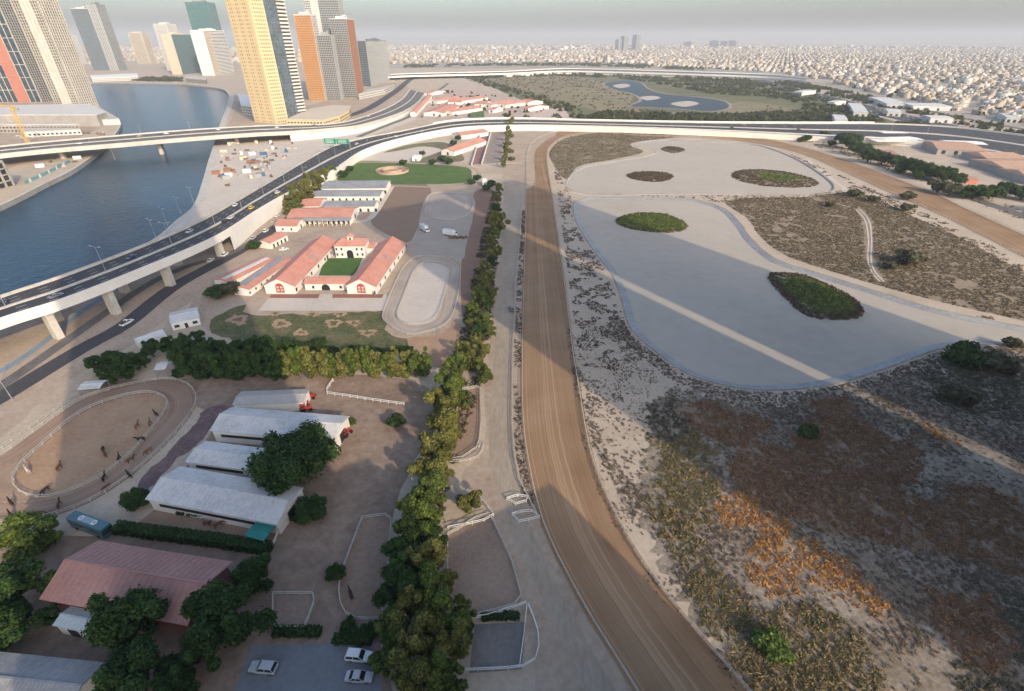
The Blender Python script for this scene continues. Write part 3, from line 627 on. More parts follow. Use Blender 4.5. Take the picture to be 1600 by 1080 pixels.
tower('unfinished_block', 'low unfinished concrete frame block beside the canal bridge', (-55,312), (22,290), (68,271), h=17, front=S(G_DARK, CONC_D, 4.2, 6, 1.0, .9, proud=1.2), side=S(G_DARK, CONC_D, 4.2, 6, 1.0, .9, proud=1.2), core=CONC_D, cat='building')
def slab_building(name, label, px, z, wall, roof, cat='building', band=True):
    lp = PL(px, z); c = sum(lp, Vector())/len(lp); root = empty(name, (c.x, c.y, 0), 0, label, cat)
    lp = [p-c for p in lp]; mb = MB(); mb.prism([(p.x, p.y) for p in lp], -1, z-.4); mb.build('wall', wall, root)
    mb = MB(); mb.prism([(p.x*1.006, p.y*1.006) for p in lp], z-.4, z+.6); mb.build('roof', roof, root)
    if band:
        mb = MB()
        for a, b in zip(lp, lp[1:]+lp[:1]):
            dd = (b-a); L = dd.length; dd.normalize(); nn = Vector((dd.y, -dd.x, 0))
            if nn.dot(a+b) < 0: nn = -nn
            for zz in np.arange(2.2, z-1.5, 3.6):
                for x in np.arange(2.5, L-2, 4.2):
                    q = a+dd*x+nn*.02; mb.box((q.x, q.y, zz), (2.4, .16, 1.7), math.atan2(dd.y, dd.x))
        mb.build('windows', DARKW, root, kind='stuff')
    return root
slab_building('tower_podium', 'long pale podium under the unfinished towers at the water edge', [(-60,172),(150,166),(186,186.5),(150,188.5),(24,187),(-60,189)], 6, LIGHT, CONC, band=False)
slab_building('podium_terrace', 'upper terrace slab of the podium directly under the unfinished towers', [(-60,166),(140,163),(165,176),(150,180),(30,180),(-60,181)], 13, CONC_D, LIGHT, band=False)
slab_building('podium_terrace', 'dark parking level set back behind the pale site building', [(-20,192),(118,191),(122,194.5),(-20,195)], 9, CONC_D, CONC)
slab_building('site_building', 'pale low site building in front of the podium', [(28,200),(122,198),(126,203),(36,207)], 5, LIGHT, CONC)
slab_building('hotel_podium', 'curved cream podium at the foot of the cream tower', [(447,187),(505,188),(530,181),(545,173),(548,166),(520,165),(486,170)], 9, CREAM, BEIGE)
slab_building('podium_block', 'low pale podium below the lattice tower', [(560,148),(600,140),(615,133),(575,140)], 8, LIGHT, CONC)
slab_building('quayside_pavilion', 'long white quayside pavilion beneath the twin towers', [(140,118),(214,115),(216,120),(143,122.5)], 8, LIGHT, WHITE)
slab_building('quayside_block', 'low dark fronted block below the teal tower', [(290,118.5),(322,121),(322,125),(290,122.5)], 9, CONC_D, CONC)
slab_building('quayside_block', 'low white block between the canal path and the cream tower', [(371,147),(388,149),(392,166),(376,164)], 12, LIGHT, WHITE)
# ================================================================== TOWERS BEHIND THE VIEWER (their shadows lie across the ground)
ca, sa = math.cos(SH_AZ), math.sin(SH_AZ)
def WS(w, s): return Vector((w*ca - s*sa, w*sa + s*ca, 0))
def near_tower(label, w0, w1, s0, s1, h):
    a, b = WS(w0, s1), WS(w1, s1); c = (WS(w0, s0)+WS(w1, s1))/2; root = empty('apartment_tower', (c.x, c.y, 0), 0, label, 'tower')
    rz = SH_AZ; mb = MB(); mb.box((0, 0, h/2), (w1-w0, s1-s0, h), rz); mb.build('shell', LIGHT, root)
    d = (b-a).normalized(); nb = Vector((-d.y, d.x, 0)); st = S(G_BLUE, LIGHT, 3.4, 3.6, .9, 1.1, proud=.4)
    facade(root, b-c, -d, nb, w1-w0, h, st); e = WS(w0, s0)-c
    facade(root, e, d, -nb, w1-w0, h, st)
    mb = MB(); mb.box((0, 0, h+.7), (w1-w0+.8, s1-s0+.8, 1.4), rz); mb.build('roof_parapet', LIGHT, root)
near_tower('broad pale apartment tower the view is taken from', -44, 14, -36, -7, 192)
near_tower('lower pale apartment block beside the viewpoint tower', 13.6, 23, -45, -16, 53)
near_tower('lowest pale apartment block between the viewpoint tower and the scrub', 23.3, 57, -47, -17, 37.5)
near_tower('pale apartment tower on the scrub side of the viewpoint', 92, 157.5, -72, -42, 163)
near_tower('second pale apartment tower on the scrub side, past a narrow gap', 162.5, 228, -74, -44, 172)

# ================================================================== BUILDINGS WITH PITCHED ROOFS
GLASSW = M('window_glass', [(.03,.035,.04)], rough=.1, spec=.6); FRAMEC = M('window_frame', [(.55,.53,.50)], rough=.6); REDDOOR = M('red_paint', [(.33,.07,.05),(.40,.10,.07)], (.4, 2), rough=.6)
SKYL = M('roof_light', [(.40,.36,.33)], rough=.4)
def rect_px(FL, FR, NR, NL, z):
    fl, fr, nr, nl = P(*FL, z), P(*FR, z), P(*NR, z), P(*NL, z); c = (fl+fr+nr+nl)/4; c.z = 0
    d = (nr-nl)+(fr-fl); L = d.length/2; d.normalize(); bk = Vector((-d.y, d.x, 0))
    Wd = ((fl-nl)+(fr-nr)).dot(bk)/2
    return c, math.atan2(d.y, d.x), L, Wd
def arch_prism(mb, cx, y, z, w, h, t, ax):
    n = 8; pts = [(-w/2, 0), (w/2, 0), (w/2, h-w/2)] + [(w/2*math.cos(math.pi*k/n), h-w/2+w/2*math.sin(math.pi*k/n)) for k in range(1, n)] + [(-w/2, h-w/2)]
    m = len(pts); vs = []
    for s in (-t/2, t/2):
        for px, pz in pts: vs.append((cx+px, y+s, z+pz) if ax == 'x' else (y+s, cx+px, z+pz))
    mb.add(vs, [tuple(range(m-1, -1, -1)), tuple(range(m, 2*m))] + [(i, (i+1) % m, m+(i+1) % m, m+i) for i in range(m)])
def opening(root, L, Wd, spec):
    """spec: face, offset along the face (m from its middle), sill z, width, height, kind"""
    face, off, z, w, h, kind = spec; t = .14
    if face in 'NF': y = (-Wd/2-.03) if face == 'N' else Wd/2+.03; ax = 'x'
    else: y = (-L/2-.03) if face == 'L' else L/2+.03; ax = 'y'
    mb = MB()
    if kind == 'arch':
        arch_prism(mb, off, y, z, w, h, t, ax); o = mb.build('arched_window', REDDOOR, root)
        m2 = MB(); sg = -1 if face in 'NL' else 1
        for fx in (-.3, .3):
            for fz in (.18, .5):
                c = (off+fx*w*.75, y+sg*.09, z+h*fz+.35) if ax == 'x' else (y+sg*.09, off+fx*w*.75, z+h*fz+.35)
                m2.box(c, (w*.3, .05, h*.2) if ax == 'x' else (.05, w*.3, h*.2))
        m2.build('panes', M('pale_pane', [(.55,.45,.42)], rough=.3), o); return
    if kind == 'gate': arch_prism(mb, off, y, z, w, h, t, ax); mb.build('archway', DARKW, root); return
    c = (off, y, z+h/2) if ax == 'x' else (y, off, z+h/2)
    mb.box(c, (w, t, h) if ax == 'x' else (t, w, h)); o = mb.build('door' if kind == 'door' else 'window', DARKW if kind == 'door' else GLASSW, root)
    if kind == 'window':
        sg = -.06 if face in 'NL' else .06; m2 = MB(); c2 = (off, y+sg, z-.06) if ax == 'x' else (y+sg, off, z-.06)
        m2.box(c2, (w+.3, .25, .12) if ax == 'x' else (.25, w+.3, .12)); m2.build('sill', FRAMEC, o)
def gable(name, label, cor, eave, rise, wall=WALLW, roof=ROOFP, axis='x', over=.5, hip=0.0, openings=(), seam=0.0, lights=(), cat='building', group=None, open_sides=False, parent_rect=None):
    c, rz, L, Wd = parent_rect or rect_px(*cor, eave)
    root = empty(name, (c.x, c.y, 0), rz, label, cat, group)
    LL, WW = (L, Wd) if axis == 'x' else (Wd, L)           # LL along the ridge
    def T(x, y, z): return (x, y, z) if axis == 'x' else (y, x, z)
    wl, ww = LL-2*over, WW-2*over; sl = rise/(WW/2)
    mb = MB(); h0 = eave+over*sl
    if open_sides:
        for px in np.linspace(-wl/2, wl/2, max(2, int(wl/5)+1)):
            for py in (-ww/2, ww/2): m1 = MB(); m1.box(T(px, py, h0/2)[:3], (.2, .2, h0)); m1.build('post', STEEL, root)
    else:
        if hip: mb.add([T(sx*wl/2, sy*ww/2, zz) for zz in (-.3, h0-.05) for sx, sy in ((-1,-1),(1,-1),(1,1),(-1,1))], [(0,3,2,1),(4,5,6,7),(0,1,5,4),(1,2,6,5),(2,3,7,6),(3,0,4,7)])
        else:
            vs = []
            for sx in (-1, 1): vs += [T(sx*wl/2, -ww/2, -.3), T(sx*wl/2, ww/2, -.3), T(sx*wl/2, ww/2, h0-.06), T(sx*wl/2, 0, eave+rise-.06), T(sx*wl/2, -ww/2, h0-.06)]
            mb.add(vs, [(0,1,2,3,4), (9,8,7,6,5)] + [(i, (i+1) % 5, 5+(i+1) % 5, 5+i) for i in range(5)])
        mb.build('wall', wall, root)
    th = .18
    for sy in (-1, 1):
        mb = MB(); e = LL/2; r = LL/2-hip
        a = [T(-e, sy*WW/2, eave), T(e, sy*WW/2, eave), T(r, sy*.0, eave+rise), T(-r, sy*.0, eave+rise)]
        mb.add(a + [(p[0], p[1], p[2]+th) for p in a], [(0,1,2,3),(7,6,5,4)] + [(i, (i+1) % 4, 4+(i+1) % 4, 4+i) for i in range(4)])
        o = mb.build('roof_slope', roof, root)
        if seam:
            m2 = MB()
            for x in np.arange(-e+seam/2, e, seam):
                m2.bar(T(x, sy*WW/2*.995, eave+th+.02+.005*rise), T(x, sy*.1, eave+rise+th+.02-.1*sl), .09, .07)
            m2.build('roof_seams', roof, o, kind='stuff')
    if hip:
        for sx in (-1, 1):
            mb = MB(); a = [T(sx*LL/2, -WW/2, eave), T(sx*LL/2, WW/2, eave), T(sx*(LL/2-hip), 0, eave+rise)]
            mb.add(a + [(p[0], p[1], p[2]+th) for p in a], [(0,1,2),(5,4,3)] + [(i, (i+1) % 3, 3+(i+1) % 3, 3+i) for i in range(3)]); mb.build('roof_hip', roof, root)
    mb = MB(); mb.bar(T(-LL/2+hip, 0, eave+rise+th+.02), T(LL/2-hip, 0, eave+rise+th+.02), .4, .16); mb.build('ridge_cap', roof, root)
    for sp in openings: opening(root, (wl if axis == 'x' else ww), (ww if axis == 'x' else wl), sp)
    for sy, x, t, lx, ly in lights:
        mb = MB(); y0 = sy*WW/2*(1-t); z0 = eave+rise*t+th+.06
        for k in range(4):
            xx = x + lx*((k % 2)-.5)*.55; tt = t + (ly/WW*2)*((k//2)-.5)*.55
            y0 = sy*WW/2*(1-tt); z0 = eave+rise*tt+th+.07; mb.box(T(xx, y0, z0), (lx*.42, ly*.42, .14) if axis == 'x' else (ly*.42, lx*.42, .14))
        mb.build('roof_light', SKYL, root)
    return root, c, rz, L, Wd
def rowspec(face, n, span, z, w, h, kind): return [(face, span*(k/(n-1)-.5) if n > 1 else 0, z, w, h, kind) for k in range(n)]
# --- the courtyard stables
gable('stable_wing', 'left long wing of the courtyard stables with pink tiled roof and red arched front window', ((478,377),(519,378),(472,448),(420,448)), 3.7, 3.4, axis='y', openings=[('N',0,.6,3.6,4.4,'arch')]+rowspec('R',7,52,.9,1.3,1.5,'window')+[('R',12,0,1.6,2.4,'door'),('R',-14,0,1.6,2.4,'door')], lights=[(1,2,.45,6,4)])
gable('stable_wing', 'right long wing of the courtyard stables with pink tiled roof beside the riding track', ((587,379),(627,380),(597,449),(547,448)), 3.7, 3.4, axis='y', openings=[('N',0,.6,3.6,4.4,'arch')]+rowspec('R',8,56,.9,1.3,1.5,'window')+rowspec('L',7,52,.9,1.3,1.5,'window'), lights=[(1,2,.5,6,4)])
c, rz, L, Wd = rect_px((482,433),(552,433),(546,444),(474,444), 3.1)
root, *_ = gable('gate_range', 'low front range with gateway joining the two stable wings', None, 3.1, 1.3, axis='x', over=.4, parent_rect=(c, rz, L, Wd), openings=[('N',-.6,0,3.6,2.8,'gate'),('F',-.6,0,3.6,2.8,'gate')]+[('N',-6,.9,1,1.2,'window'),('N',6,.9,1,1.2,'window')])
root, c, rz, L, Wd = gable('gate_house', 'two storey white gatehouse with hipped pink roof and turret behind the courtyard', ((528,373.5),(574,373.5),(573,385),(522,385)), 6.3, 2.2, hip=3.2, openings=rowspec('N',2,2.4,4.0,.8,1.0,'window')[:0]+[('N',x,z,.85,1.15,'window') for x in (-6.5,-4,3.6,6.1) for z in (1.3,4.1)]+[('N',-.1,0,3.2,4.2,'gate')])
mb = MB(); mb.box((0,0,8.6), (2.6,2.6,2.6)); t = mb.build('turret', WALLW, root); mb = MB(); mb.add([(-1.8,-1.8,9.9),(1.8,-1.8,9.9),(1.8,1.8,9.9),(-1.8,1.8,9.9),(0,0,11.4)], [(3,2,1,0),(0,1,4),(1,2,4),(2,3,4),(3,0,4)]); mb.build('turret_roof', ROOFP, t)
mb = MB()
for a in range(4): mb.box((1.31*math.cos(a*math.pi/2), 1.31*math.sin(a*math.pi/2), 8.7), (.1,.9,1.2) if a % 2 == 0 else (.9,.1,1.2))
mb.build('turret_openings', DARKW, t)
gable('link_range', 'short pink roofed link between gatehouse and left wing', ((512,377),(527,377),(525,388),(514,388)), 3.2, 1.2)
gable('link_range', 'short pink roofed link between gatehouse and right wing', ((572,378),(590,378),(586,388),(572,388)), 3.2, 1.2)
cluster(3); LAYER[0] = .06
sheet_w('courtyard_paving', PL([(497,395),(588,395),(560,441),(480,441)]), PALE); sheet_w('courtyard_lawn', PL([(508,404),(567,403),(554,431),(498,431)]), M('bright_lawn', [(.05,.105,.02),(.075,.14,.03)], (.7, 5), bump=.06))
# --- other stables
ST = dict(cat='stable')
gable('stable_block', 'northernmost grey roofed stable block beside the lawn', ((512,283),(610,282),(604,294),(503,295)), 4, 1.6, roof=ROOFG, seam=1.6, openings=rowspec('N',10,44,0,1.4,2.2,'door'), **ST)
gable('stable_block', 'grey roofed stable block with a white wall of dark stall doors', ((498,297.5),(600,297),(595,307),(488,307)), 3.4, 1.3, roof=ROOFG, seam=1.6, openings=rowspec('N',11,46,0,1.3,2.0,'door'), **ST)
gable('stable_block', 'dark grey roofed stable block behind the pink arcaded block', ((514,314),(592,313.5),(585,323),(503,323)), 3.4, 1.2, roof=ROOFG, seam=1.6, openings=rowspec('N',8,34,0,1.3,2.0,'door'), **ST)
gable('stable_block', 'short pink roofed block joined to the dark grey stable', ((482,310),(509,310),(502,322),(467,323)), 3.6, 1.8, **ST)
r, c, rz, L, Wd = gable('arcade_stable', 'long pink roofed stable with a grey lean-to arcade on posts', ((463,325),(557,324),(553,339),(450,340)), 4.2, 2.0, openings=[('R',0,.5,2.2,2.8,'gate')]+rowspec('N',12,34,0,1.2,2.1,'door'), **ST)
mb = MB(); mb.add([(-L/2,-Wd/2+.4,3.9),(L/2,-Wd/2+.4,3.9),(L/2,-Wd/2-3.2,2.9),(-L/2,-Wd/2-3.2,2.9)]+[(-L/2,-Wd/2+.4,4.05),(L/2,-Wd/2+.4,4.05),(L/2,-Wd/2-3.2,3.05),(-L/2,-Wd/2-3.2,3.05)], [(0,1,2,3),(7,6,5,4),(0,1,5,4),(1,2,6,5),(2,3,7,6),(3,0,4,7)]); mb.build('lean_to_roof', ROOFG, r)
for k in range(15): mb = MB(); mb.box((-L/2+.5+(L-1)*k/14, -Wd/2-3.0, 1.4), (.3,.3,2.9)); mb.build('arcade_post', WALLW, r)
gable('stable_cottage', 'small white cottage with pink roof below the highway wall', ((438,342),(473,342),(468,354),(433,353.5)), 3.3, 1.5, openings=[('R',0,0,1.3,2.2,'door'),('N',-2,.9,1,1.1,'window'),('N',3,.9,1,1.1,'window')], cat='cottage')
gable('stable_cottage', 'narrow white cottage with pink roof and tall dark doorways beside the street', ((420,364),(441,365),(432,383),(411,379)), 3.2, 1.3, axis='y', openings=rowspec('R',4,9,0,1.1,2.1,'door'), cat='cottage')
r, c, rz, L, Wd = gable('long_shed', 'long pink shed with a grey roof walk strip next to the courtyard stables', ((415,403),(445,404),(404,455),(380,452)), 3.1, 1.0, axis='y', openings=rowspec('R',9,34,1.2,.8,.9,'window'), cat='shed')
mb = MB(); mb.box((0,0,4.35), (3.2,Wd*.9,.35)); mb.build('roof_walk', ROOFG, r)
r, c, rz, L, Wd = gable('long_shed', 'outer long pink shed with white roof strip beside the street', ((386,401),(411,402),(377,448),(353,440)), 3.0, .9, axis='y', openings=rowspec('L',7,26,1.2,.8,.9,'window'), cat='shed')
mb = MB(); mb.box((1.4,0,4.1), (2.2,Wd*.92,.35)); mb.build('roof_walk', ROOFW, r)
gable('site_hut', 'white metal roofed hut with two windows at the garden edge', ((259,491),(305,481),(315,496),(272,505)), 3.0, .8, wall=WHITE, roof=ROOFW, over=.2, seam=1.2, openings=[('N',-3,1,1.6,1,'window'),('N',3,1,1.6,1,'window'),('N',0,0,1,2,'door')], cat='hut')
gable('long_tent', 'long narrow white tent beside the street behind the dark trees', ((247,512),(256,520),(221,541),(212,534)), 2.6, 1.0, wall=WHITE, roof=ROOFW, axis='y', over=.1, cat='tent')
gable('garden_canopy', 'small white canopy roof poking out of the hedge trees', ((244,566),(265,565),(262,577),(248,578)), 3.2, .5, roof=ROOFW, open_sides=True, over=.1, cat='canopy')
gable('garden_canopy', 'low pale canopy beside the training oval rail', ((132,596),(166,595),(158,606),(122,610)), 2.4, .3, roof=ROOFW, open_sides=True, over=.1, cat='canopy')
# --- barns in the foreground
BK = dict(cat='barn')
gable('horse_barn', 'white sheet roofed horse barn partly under the big round tree', ((366,633),(544,655),(526,686),(324,678)), 4, 1.6, wall=WALLW, roof=ROOFW, seam=1.1, over=.4, openings=[('N',0,1.9,30,.9,'door')]+[('R',0,0,3,3,'door')], **BK)
gable('horse_barn', 'small low white roofed barn between two larger white barns', ((318,690),(410,700),(398,738),(293,722)), 3.4, .9, wall=WALLW, roof=ROOFW, seam=1.1, over=.4, openings=[('N',0,1.6,13,.9,'door')], **BK)
gable('horse_barn', 'largest white sheet roofed barn in front of the hedged paddock', ((276,724),(468,766),(441,817),(233,787)), 3.8, 1.5, wall=WALLW, roof=ROOFW, seam=1.1, over=.4, openings=[('N',0,1.8,28,.9,'door')]+[('R',0,0,2.6,2.8,'door')], **BK)
gable('horse_barn', 'flat dusty grey roofed barn next to the orange machines', ((374,613),(486,608),(472,630),(366,633)), 3.2, .6, wall=WALLW, roof=M('dusty_roof', [(.34,.32,.30),(.43,.41,.385)], (1,5)), seam=1.4, over=.3, **BK)
gable('riding_hall', 'large dusky red roofed riding hall among the dark trees', ((154,846),(372,879),(285,978),(62,936)), 5, 2.6, wall=M('plum_wall', [(.20,.10,.09)]), roof=ROOFR, seam=1.3, over=.8, openings=[('L',0,0,4,4,'door')], **BK)
gable('pale_shed', 'small pale blue grey roofed shed in front of the red riding hall', ((106,948),(155,955),(136,990),(87,978)), 3, .5, roof=M('pale_blue_roof', [(.40,.46,.47),(.48,.53,.535)], (.8,4), rough=.5), over=.3, seam=.9, openings=[('N',0,0,2,2.1,'door')], cat='shed')
gable('corrugated_shed', 'big grey corrugated roof beside the tall dark tree below the riding hall', ((-70,1010),(139,1035),(128,1125),(-90,1105)), 4, 1.2, roof=ROOFG, seam=.7, over=.3, cat='shed')
r, c, rz, L, Wd = gable('shade_canopy', 'teal fabric shade canopy on posts at the corner of the largest barn', ((403,812),(431,818),(415,848),(385,838)), 2.6, .25, roof=TEAL, open_sides=True, over=.1, cat='canopy')
# --- beyond the lawn and beyond the highway
gable('red_roof_house', 'white house with bright pink red roof beside the plum coloured lane', ((722,217),(738,218),(735,240),(709,237)), 4, 2.4, axis='y', openings=[('N',0,.3,2,2.8,'gate')]+rowspec('R',4,12,1,1,1.2,'window'), cat='house')
gable('red_roof_house', 'second pink roofed house close under the highway wall', ((733,200),(746,203),(739,216),(719,212)), 4, 2.2, axis='y', openings=rowspec('R',3,8,1,1,1.2,'window'), cat='house')
gable('white_hut', 'tiny white hut on the sandy drive by the scrubby paddock', ((646,242),(658,242),(657,247),(645,247)), 2.8, .4, wall=WHITE, roof=WHITE, over=.1, openings=[('N',0,0,1.2,1.9,'door')], cat='hut')
gable('white_kiosk', 'upright white kiosk with a dark door by the service road trees', ((754,279),(761,279),(761,282.5),(754,282.5)), 4, .3, wall=WHITE, roof=WHITE, over=.1, openings=[('N',0,.4,.9,2,'door')], cat='kiosk')
FARS = [((681,164),(713,165),(701,177),(671,177),'y','with two arched white gables facing the road'),((716,165),(734,166),(729,178),(708,175),'y','with a single arched gable by the small lawn'),((690,151),(705,152),(701,160),(686,158.5),'y','set behind the front block'),((727,150),(746,151),(738,160),(722,158.5),'y','near the two oval pens'),((702,156),(724,156),(722,160),(700,160),'x','low link between two gabled blocks'),((641,176),(668,149),(675,150),(650,178),'x','long narrow block along the street'),((775,157),(788,158),(785,166),(771,164.5),'y','pale small block west of the arena'),((797,157),(810,158),(807,166),(793,164.5),'y','pale small block nearest the dark tree belt'),((771,167.5),(780,168),(779,172.5),(770,172),'x','tiny annex below the pale blocks'),((833,163),(842,164),(841,172),(831,171),'x','little house at the corner of the rosy arena'),((675,141),(686,142),(684,146),(674,146),'x','small lodge at the far street corner'),((745,158),(764,158),(763,163.5),(744,163),'x','pale open fronted range'),((822,155),(838,157),(836,162),(820,160),'x','block hidden at the tree belt')]
for i, (a, b, c_, d_, ax, t) in enumerate(FARS):
    gable('far_stable', 'pink roofed white stable beyond the highway, '+t, (a, b, c_, d_), 4.2, 2.4, axis=ax, openings=[('N',0,.5,2.6,3.2,'gate')], cat='stable', group='stables beyond the highway')
VW = M('villa_wall', [(.30,.285,.27),(.37,.35,.33)], (1, 6))
for a, b, c_, d_, t in (((1440,219),(1530,223),(1522,236),(1458,233),'next to the white canopies'),((1522,237),(1582,238),(1592,247.5),(1520,248),'second along the tree belt'),((1545,248),(1650,250),(1650,263),(1537,265),'third along the tree belt'),((1585,264),(1690,266),(1690,281),(1578,278),'closest to the outer trees')):
    gable('tan_roof_villa', 'long villa with tan pink roof and grey walls, '+t, (a, b, c_, d_), 5, 2.2, wall=VW, roof=ROOFT, hip=3, openings=rowspec('N',4,30,1,3,3.2,'window'), cat='villa', group='tan roofed villas')
for a, b, c_, d_, t in (((1346,213.5),(1438,212),(1428,222),(1362,221.5),'long white canopy roof beside the tan villas and the highway end'),((1473,219),(1536,221.5),(1534,226),(1476,224.5),'second white canopy in front of the tan villa roofs'),((1376,206),(1413,205),(1412,210),(1377,210.5),'short white canopy beside the highway verge')):
    gable('white_canopy', t, (a, b, c_, d_), 4.5, .8, wall=WHITE, roof=WHITE, open_sides=True, over=.2, cat='canopy')
for a, t in ((1388,'under the green trees'),(1515,'between the villas and the outer trees')):
    gable('red_shed', 'small brick red shed '+t, ((a-9,234 if a<1400 else 275),(a+9,235 if a<1400 else 276),(a+8,241 if a<1400 else 281),(a-10,240 if a<1400 else 280)), 3.2, .7, wall=REDC, roof=ROOFR, over=.2, cat='shed')
for u, v, w_, h_, t in ((1340,168,22,14,'grey roofed hall by the dark tree belt'),(1388,157,34,10,'broad white warehouse with a dark front gap'),(1395,172,22,5,'low white depot in front of the warehouse'),(1445,163,60,5,'long white roofed warehouse by the motorway'),(1576,180,20,6,'cream square warehouse near the motorway'),(1465,182,36,4,'low white row of depots beside the motorway'),(1258,142,14,4,'small white depot by the reserve road'),(1308,158,12,4,'white kiosk row at the reserve road'),(1312,183,20,8,'white huts among the reserve trees')):
    gable('depot', t, ((u-w_*.5,v-h_*.5),(u+w_*.5,v-h_*.5+1),(u+w_*.48,v+h_*.5+1),(u-w_*.52,v+h_*.5)), 6, .8, wall=LIGHT, roof=ROOFW, over=.3, openings=rowspec('N',4,w_*.9,0,3,3.5,'door'), cat='depot')
# free-standing walls and pens
def fence(name, label, pts, closed=False, h=1.25, rails=(.62, 1.18), sp=2.6, mat=WHITE, w=.11, group=None, cat='fence', post=.13, z=0.0):
    pts = resample(pts, sp, closed); c = sum(pts, Vector())/len(pts); root = empty(name, (c.x, c.y, 0), 0, label, cat, group)
    q = pts + ([pts[0]] if closed else [])
    for r in rails:
        mb = MB()
        A = offset_path(q, w/2); B = offset_path(q, -w/2); boxstrip(mb, A, B, [z+r-.07]*len(q), [z+r+.07]*len(q)); mb.build('rail', mat, root, True)
    mb = MB()
    for p in pts: mb.box((p.x, p.y, z+h/2-.1), (post, post, h+.2))
    mb.build('posts', mat, root, True, kind='stuff'); return root
def fpx(label, px, closed=False, sm=False, **k):
    l = PL(px); l = smooth(l, closed) if sm else l; return fence('rail_fence', label, l, closed, **k)
def wall_line(name, label, px, h, t, mat):
    pts = resample(PL(px), 8); c = sum(pts, Vector())/len(pts); root = empty(name, (c.x, c.y, 0), 0, label, 'wall'); mb = MB()
    boxstrip(mb, offset_path(pts, t/2), offset_path(pts, -t/2), [-.2]*len(pts), [h]*len(pts)); mb.build('wall_body', mat, root, True); mb = MB()
    boxstrip(mb, offset_path(pts, t/2+.08), offset_path(pts, -t/2-.08), [h]*len(pts), [h+.15]*len(pts)); mb.build('coping', CONC, root, True)
wall_line('lane_wall', 'white wall along the house side of the plum coloured lane', [(752,207),(737,259)], 2.2, .5, WALLW); wall_line('lane_wall', 'white wall between the plum coloured lane and the striped dusty yard', [(767,209),(753,257)], 2.2, .5, WALLW)
fence('track_rail', 'white running rail along the inner side of the race track by the service road', offset_path([Vector((p.x, p.y, 0)) for p in TA], .6), sp=3, mat=M('dusty_white', [(.44,.405,.35),(.54,.50,.44)], (1,6)))
fence('track_rail', 'white running rail along the scrub side of the race track', offset_path([Vector((p.x, p.y, 0)) for p in TB], -.6), sp=3, mat=MATS['dusty_white'])
DW = MATS['dusty_white']
fpx('pale rail fence between the service road and the weedy strip', [(815,330),(812,380),(806,440),(802,540),(801,670),(811,747),(822,773),(838,805)], sm=True, mat=DW)
fence('rail_fence', 'outer white rail of the brown training oval', OVAL_O, True, mat=DW, w=.1, sp=3.2); fence('rail_fence', 'inner grey white rail of the brown training oval', OVAL_I, True, mat=DW, w=.12, sp=3.2)
fpx('white rail along the street side of the training oval', [(-40,735),(0,705),(60,662),(122,618)], mat=DW)
fence('rail_fence', 'outer pale rail of the elongated riding track by the courtyard stables', AO, True, mat=DW); fence('rail_fence', 'inner pale rail of the elongated riding track', AI, True, mat=DW)
PLAB = {'a': 'white rail fence round the bare paddock beside the service road', 'b': 'rail fence round the narrow paddock left of the tree row', 'c': 'white rail fence round the reddish pen right of the tree row', 'd': 'thick white fence round the small square pen above the car park'}
for k, t in PLAB.items(): fpx(t, PADS[k], True, w=.16 if k == 'd' else .12, mat=DW)
fpx('white rail fence below the sunlit hedge trees', [(521,596),(508,616),(550,622),(594,629),(632,634)], w=.14)
fpx('white rail fence joining the reddish pen to the tree row', [(748,702),(756,690),(752,712),(730,722),(690,724)], sm=True, mat=DW)
for i, px in enumerate(([(792,782),(817,775),(831,784),(804,791)], [(800,807),(827,799),(843,811),(811,819)])):
    fpx('white rails of the '+('upper' if i == 0 else 'lower')+' small crossing pen between service road and race track', px, True, w=.12)
fpx('curved white rail round the grey hard court', [(825,947),(841,991),(838,1030),(812,1045),(723,1050)], sm=True); fpx('straight double rail along the grey hard court', [(823,950),(818,1000),(812,1042)])
fpx('white rail fence at the bottom edge of the bare paddock', [(700,975),(760,966),(822,945)], w=.12); fpx('curving rail fence under the pale tree by the service road', [(742,772),(762,795),(768,812),(700,828)], sm=True)
fpx('white rail at the end of the hedged paddock by the teal canopy', [(441,818),(432,845),(424,860)], w=.14); fpx('low rail round the upper exercise ring', [(674,305),(723,304),(739,316),(732,336),(706,345),(671,340),(664,328)], True, True, mat=DW)
fpx('white rail across the end of the striped dusty yard', [(738,260),(785,257),(815,257)], mat=DW)
# lunging pen on the lawn
c = P(613,268); r = empty('lunging_pen', (c.x, c.y, 0), 0, 'round tan walled lunging pen on the green lawn', 'pen')
def ringwall(ro, ri, z0, z1, n=48):
    mb = MB(); vs = []
    for k in range(n):
        a = 2*math.pi*k/n
        for rr, zz in ((ri, z0), (ri, z1), (ro, z1), (ro, z0)): vs.append((rr*math.cos(a), rr*math.sin(a), zz))
    mb.add(vs, [(4*k+j, 4*k+(j+1) % 4, 4*((k+1) % n)+(j+1) % 4, 4*((k+1) % n)+j) for k in range(n) for j in range(4)]); return mb
TAN = M('tan_boards', [(.40,.29,.21),(.47,.35,.26)], (1,5))
ringwall(13.5, 13.1, -.2, 1.6).build('outer_wall', TAN, r); ringwall(8.2, 7.8, -.2, 2.2).build('inner_wall', TAN, r); mb = MB(); mb.cyl((0,0,.0), 13.1, .09, 48); mb.build('pen_floor', DIRT, r)
for k in range(8):
    mb = MB(); a = k*math.pi/4; mb.bar((8.0*math.cos(a), 8.0*math.sin(a), 2.3), (13.3*math.cos(a), 13.3*math.sin(a), 1.7), .15); mb.build('brace', TAN, r)
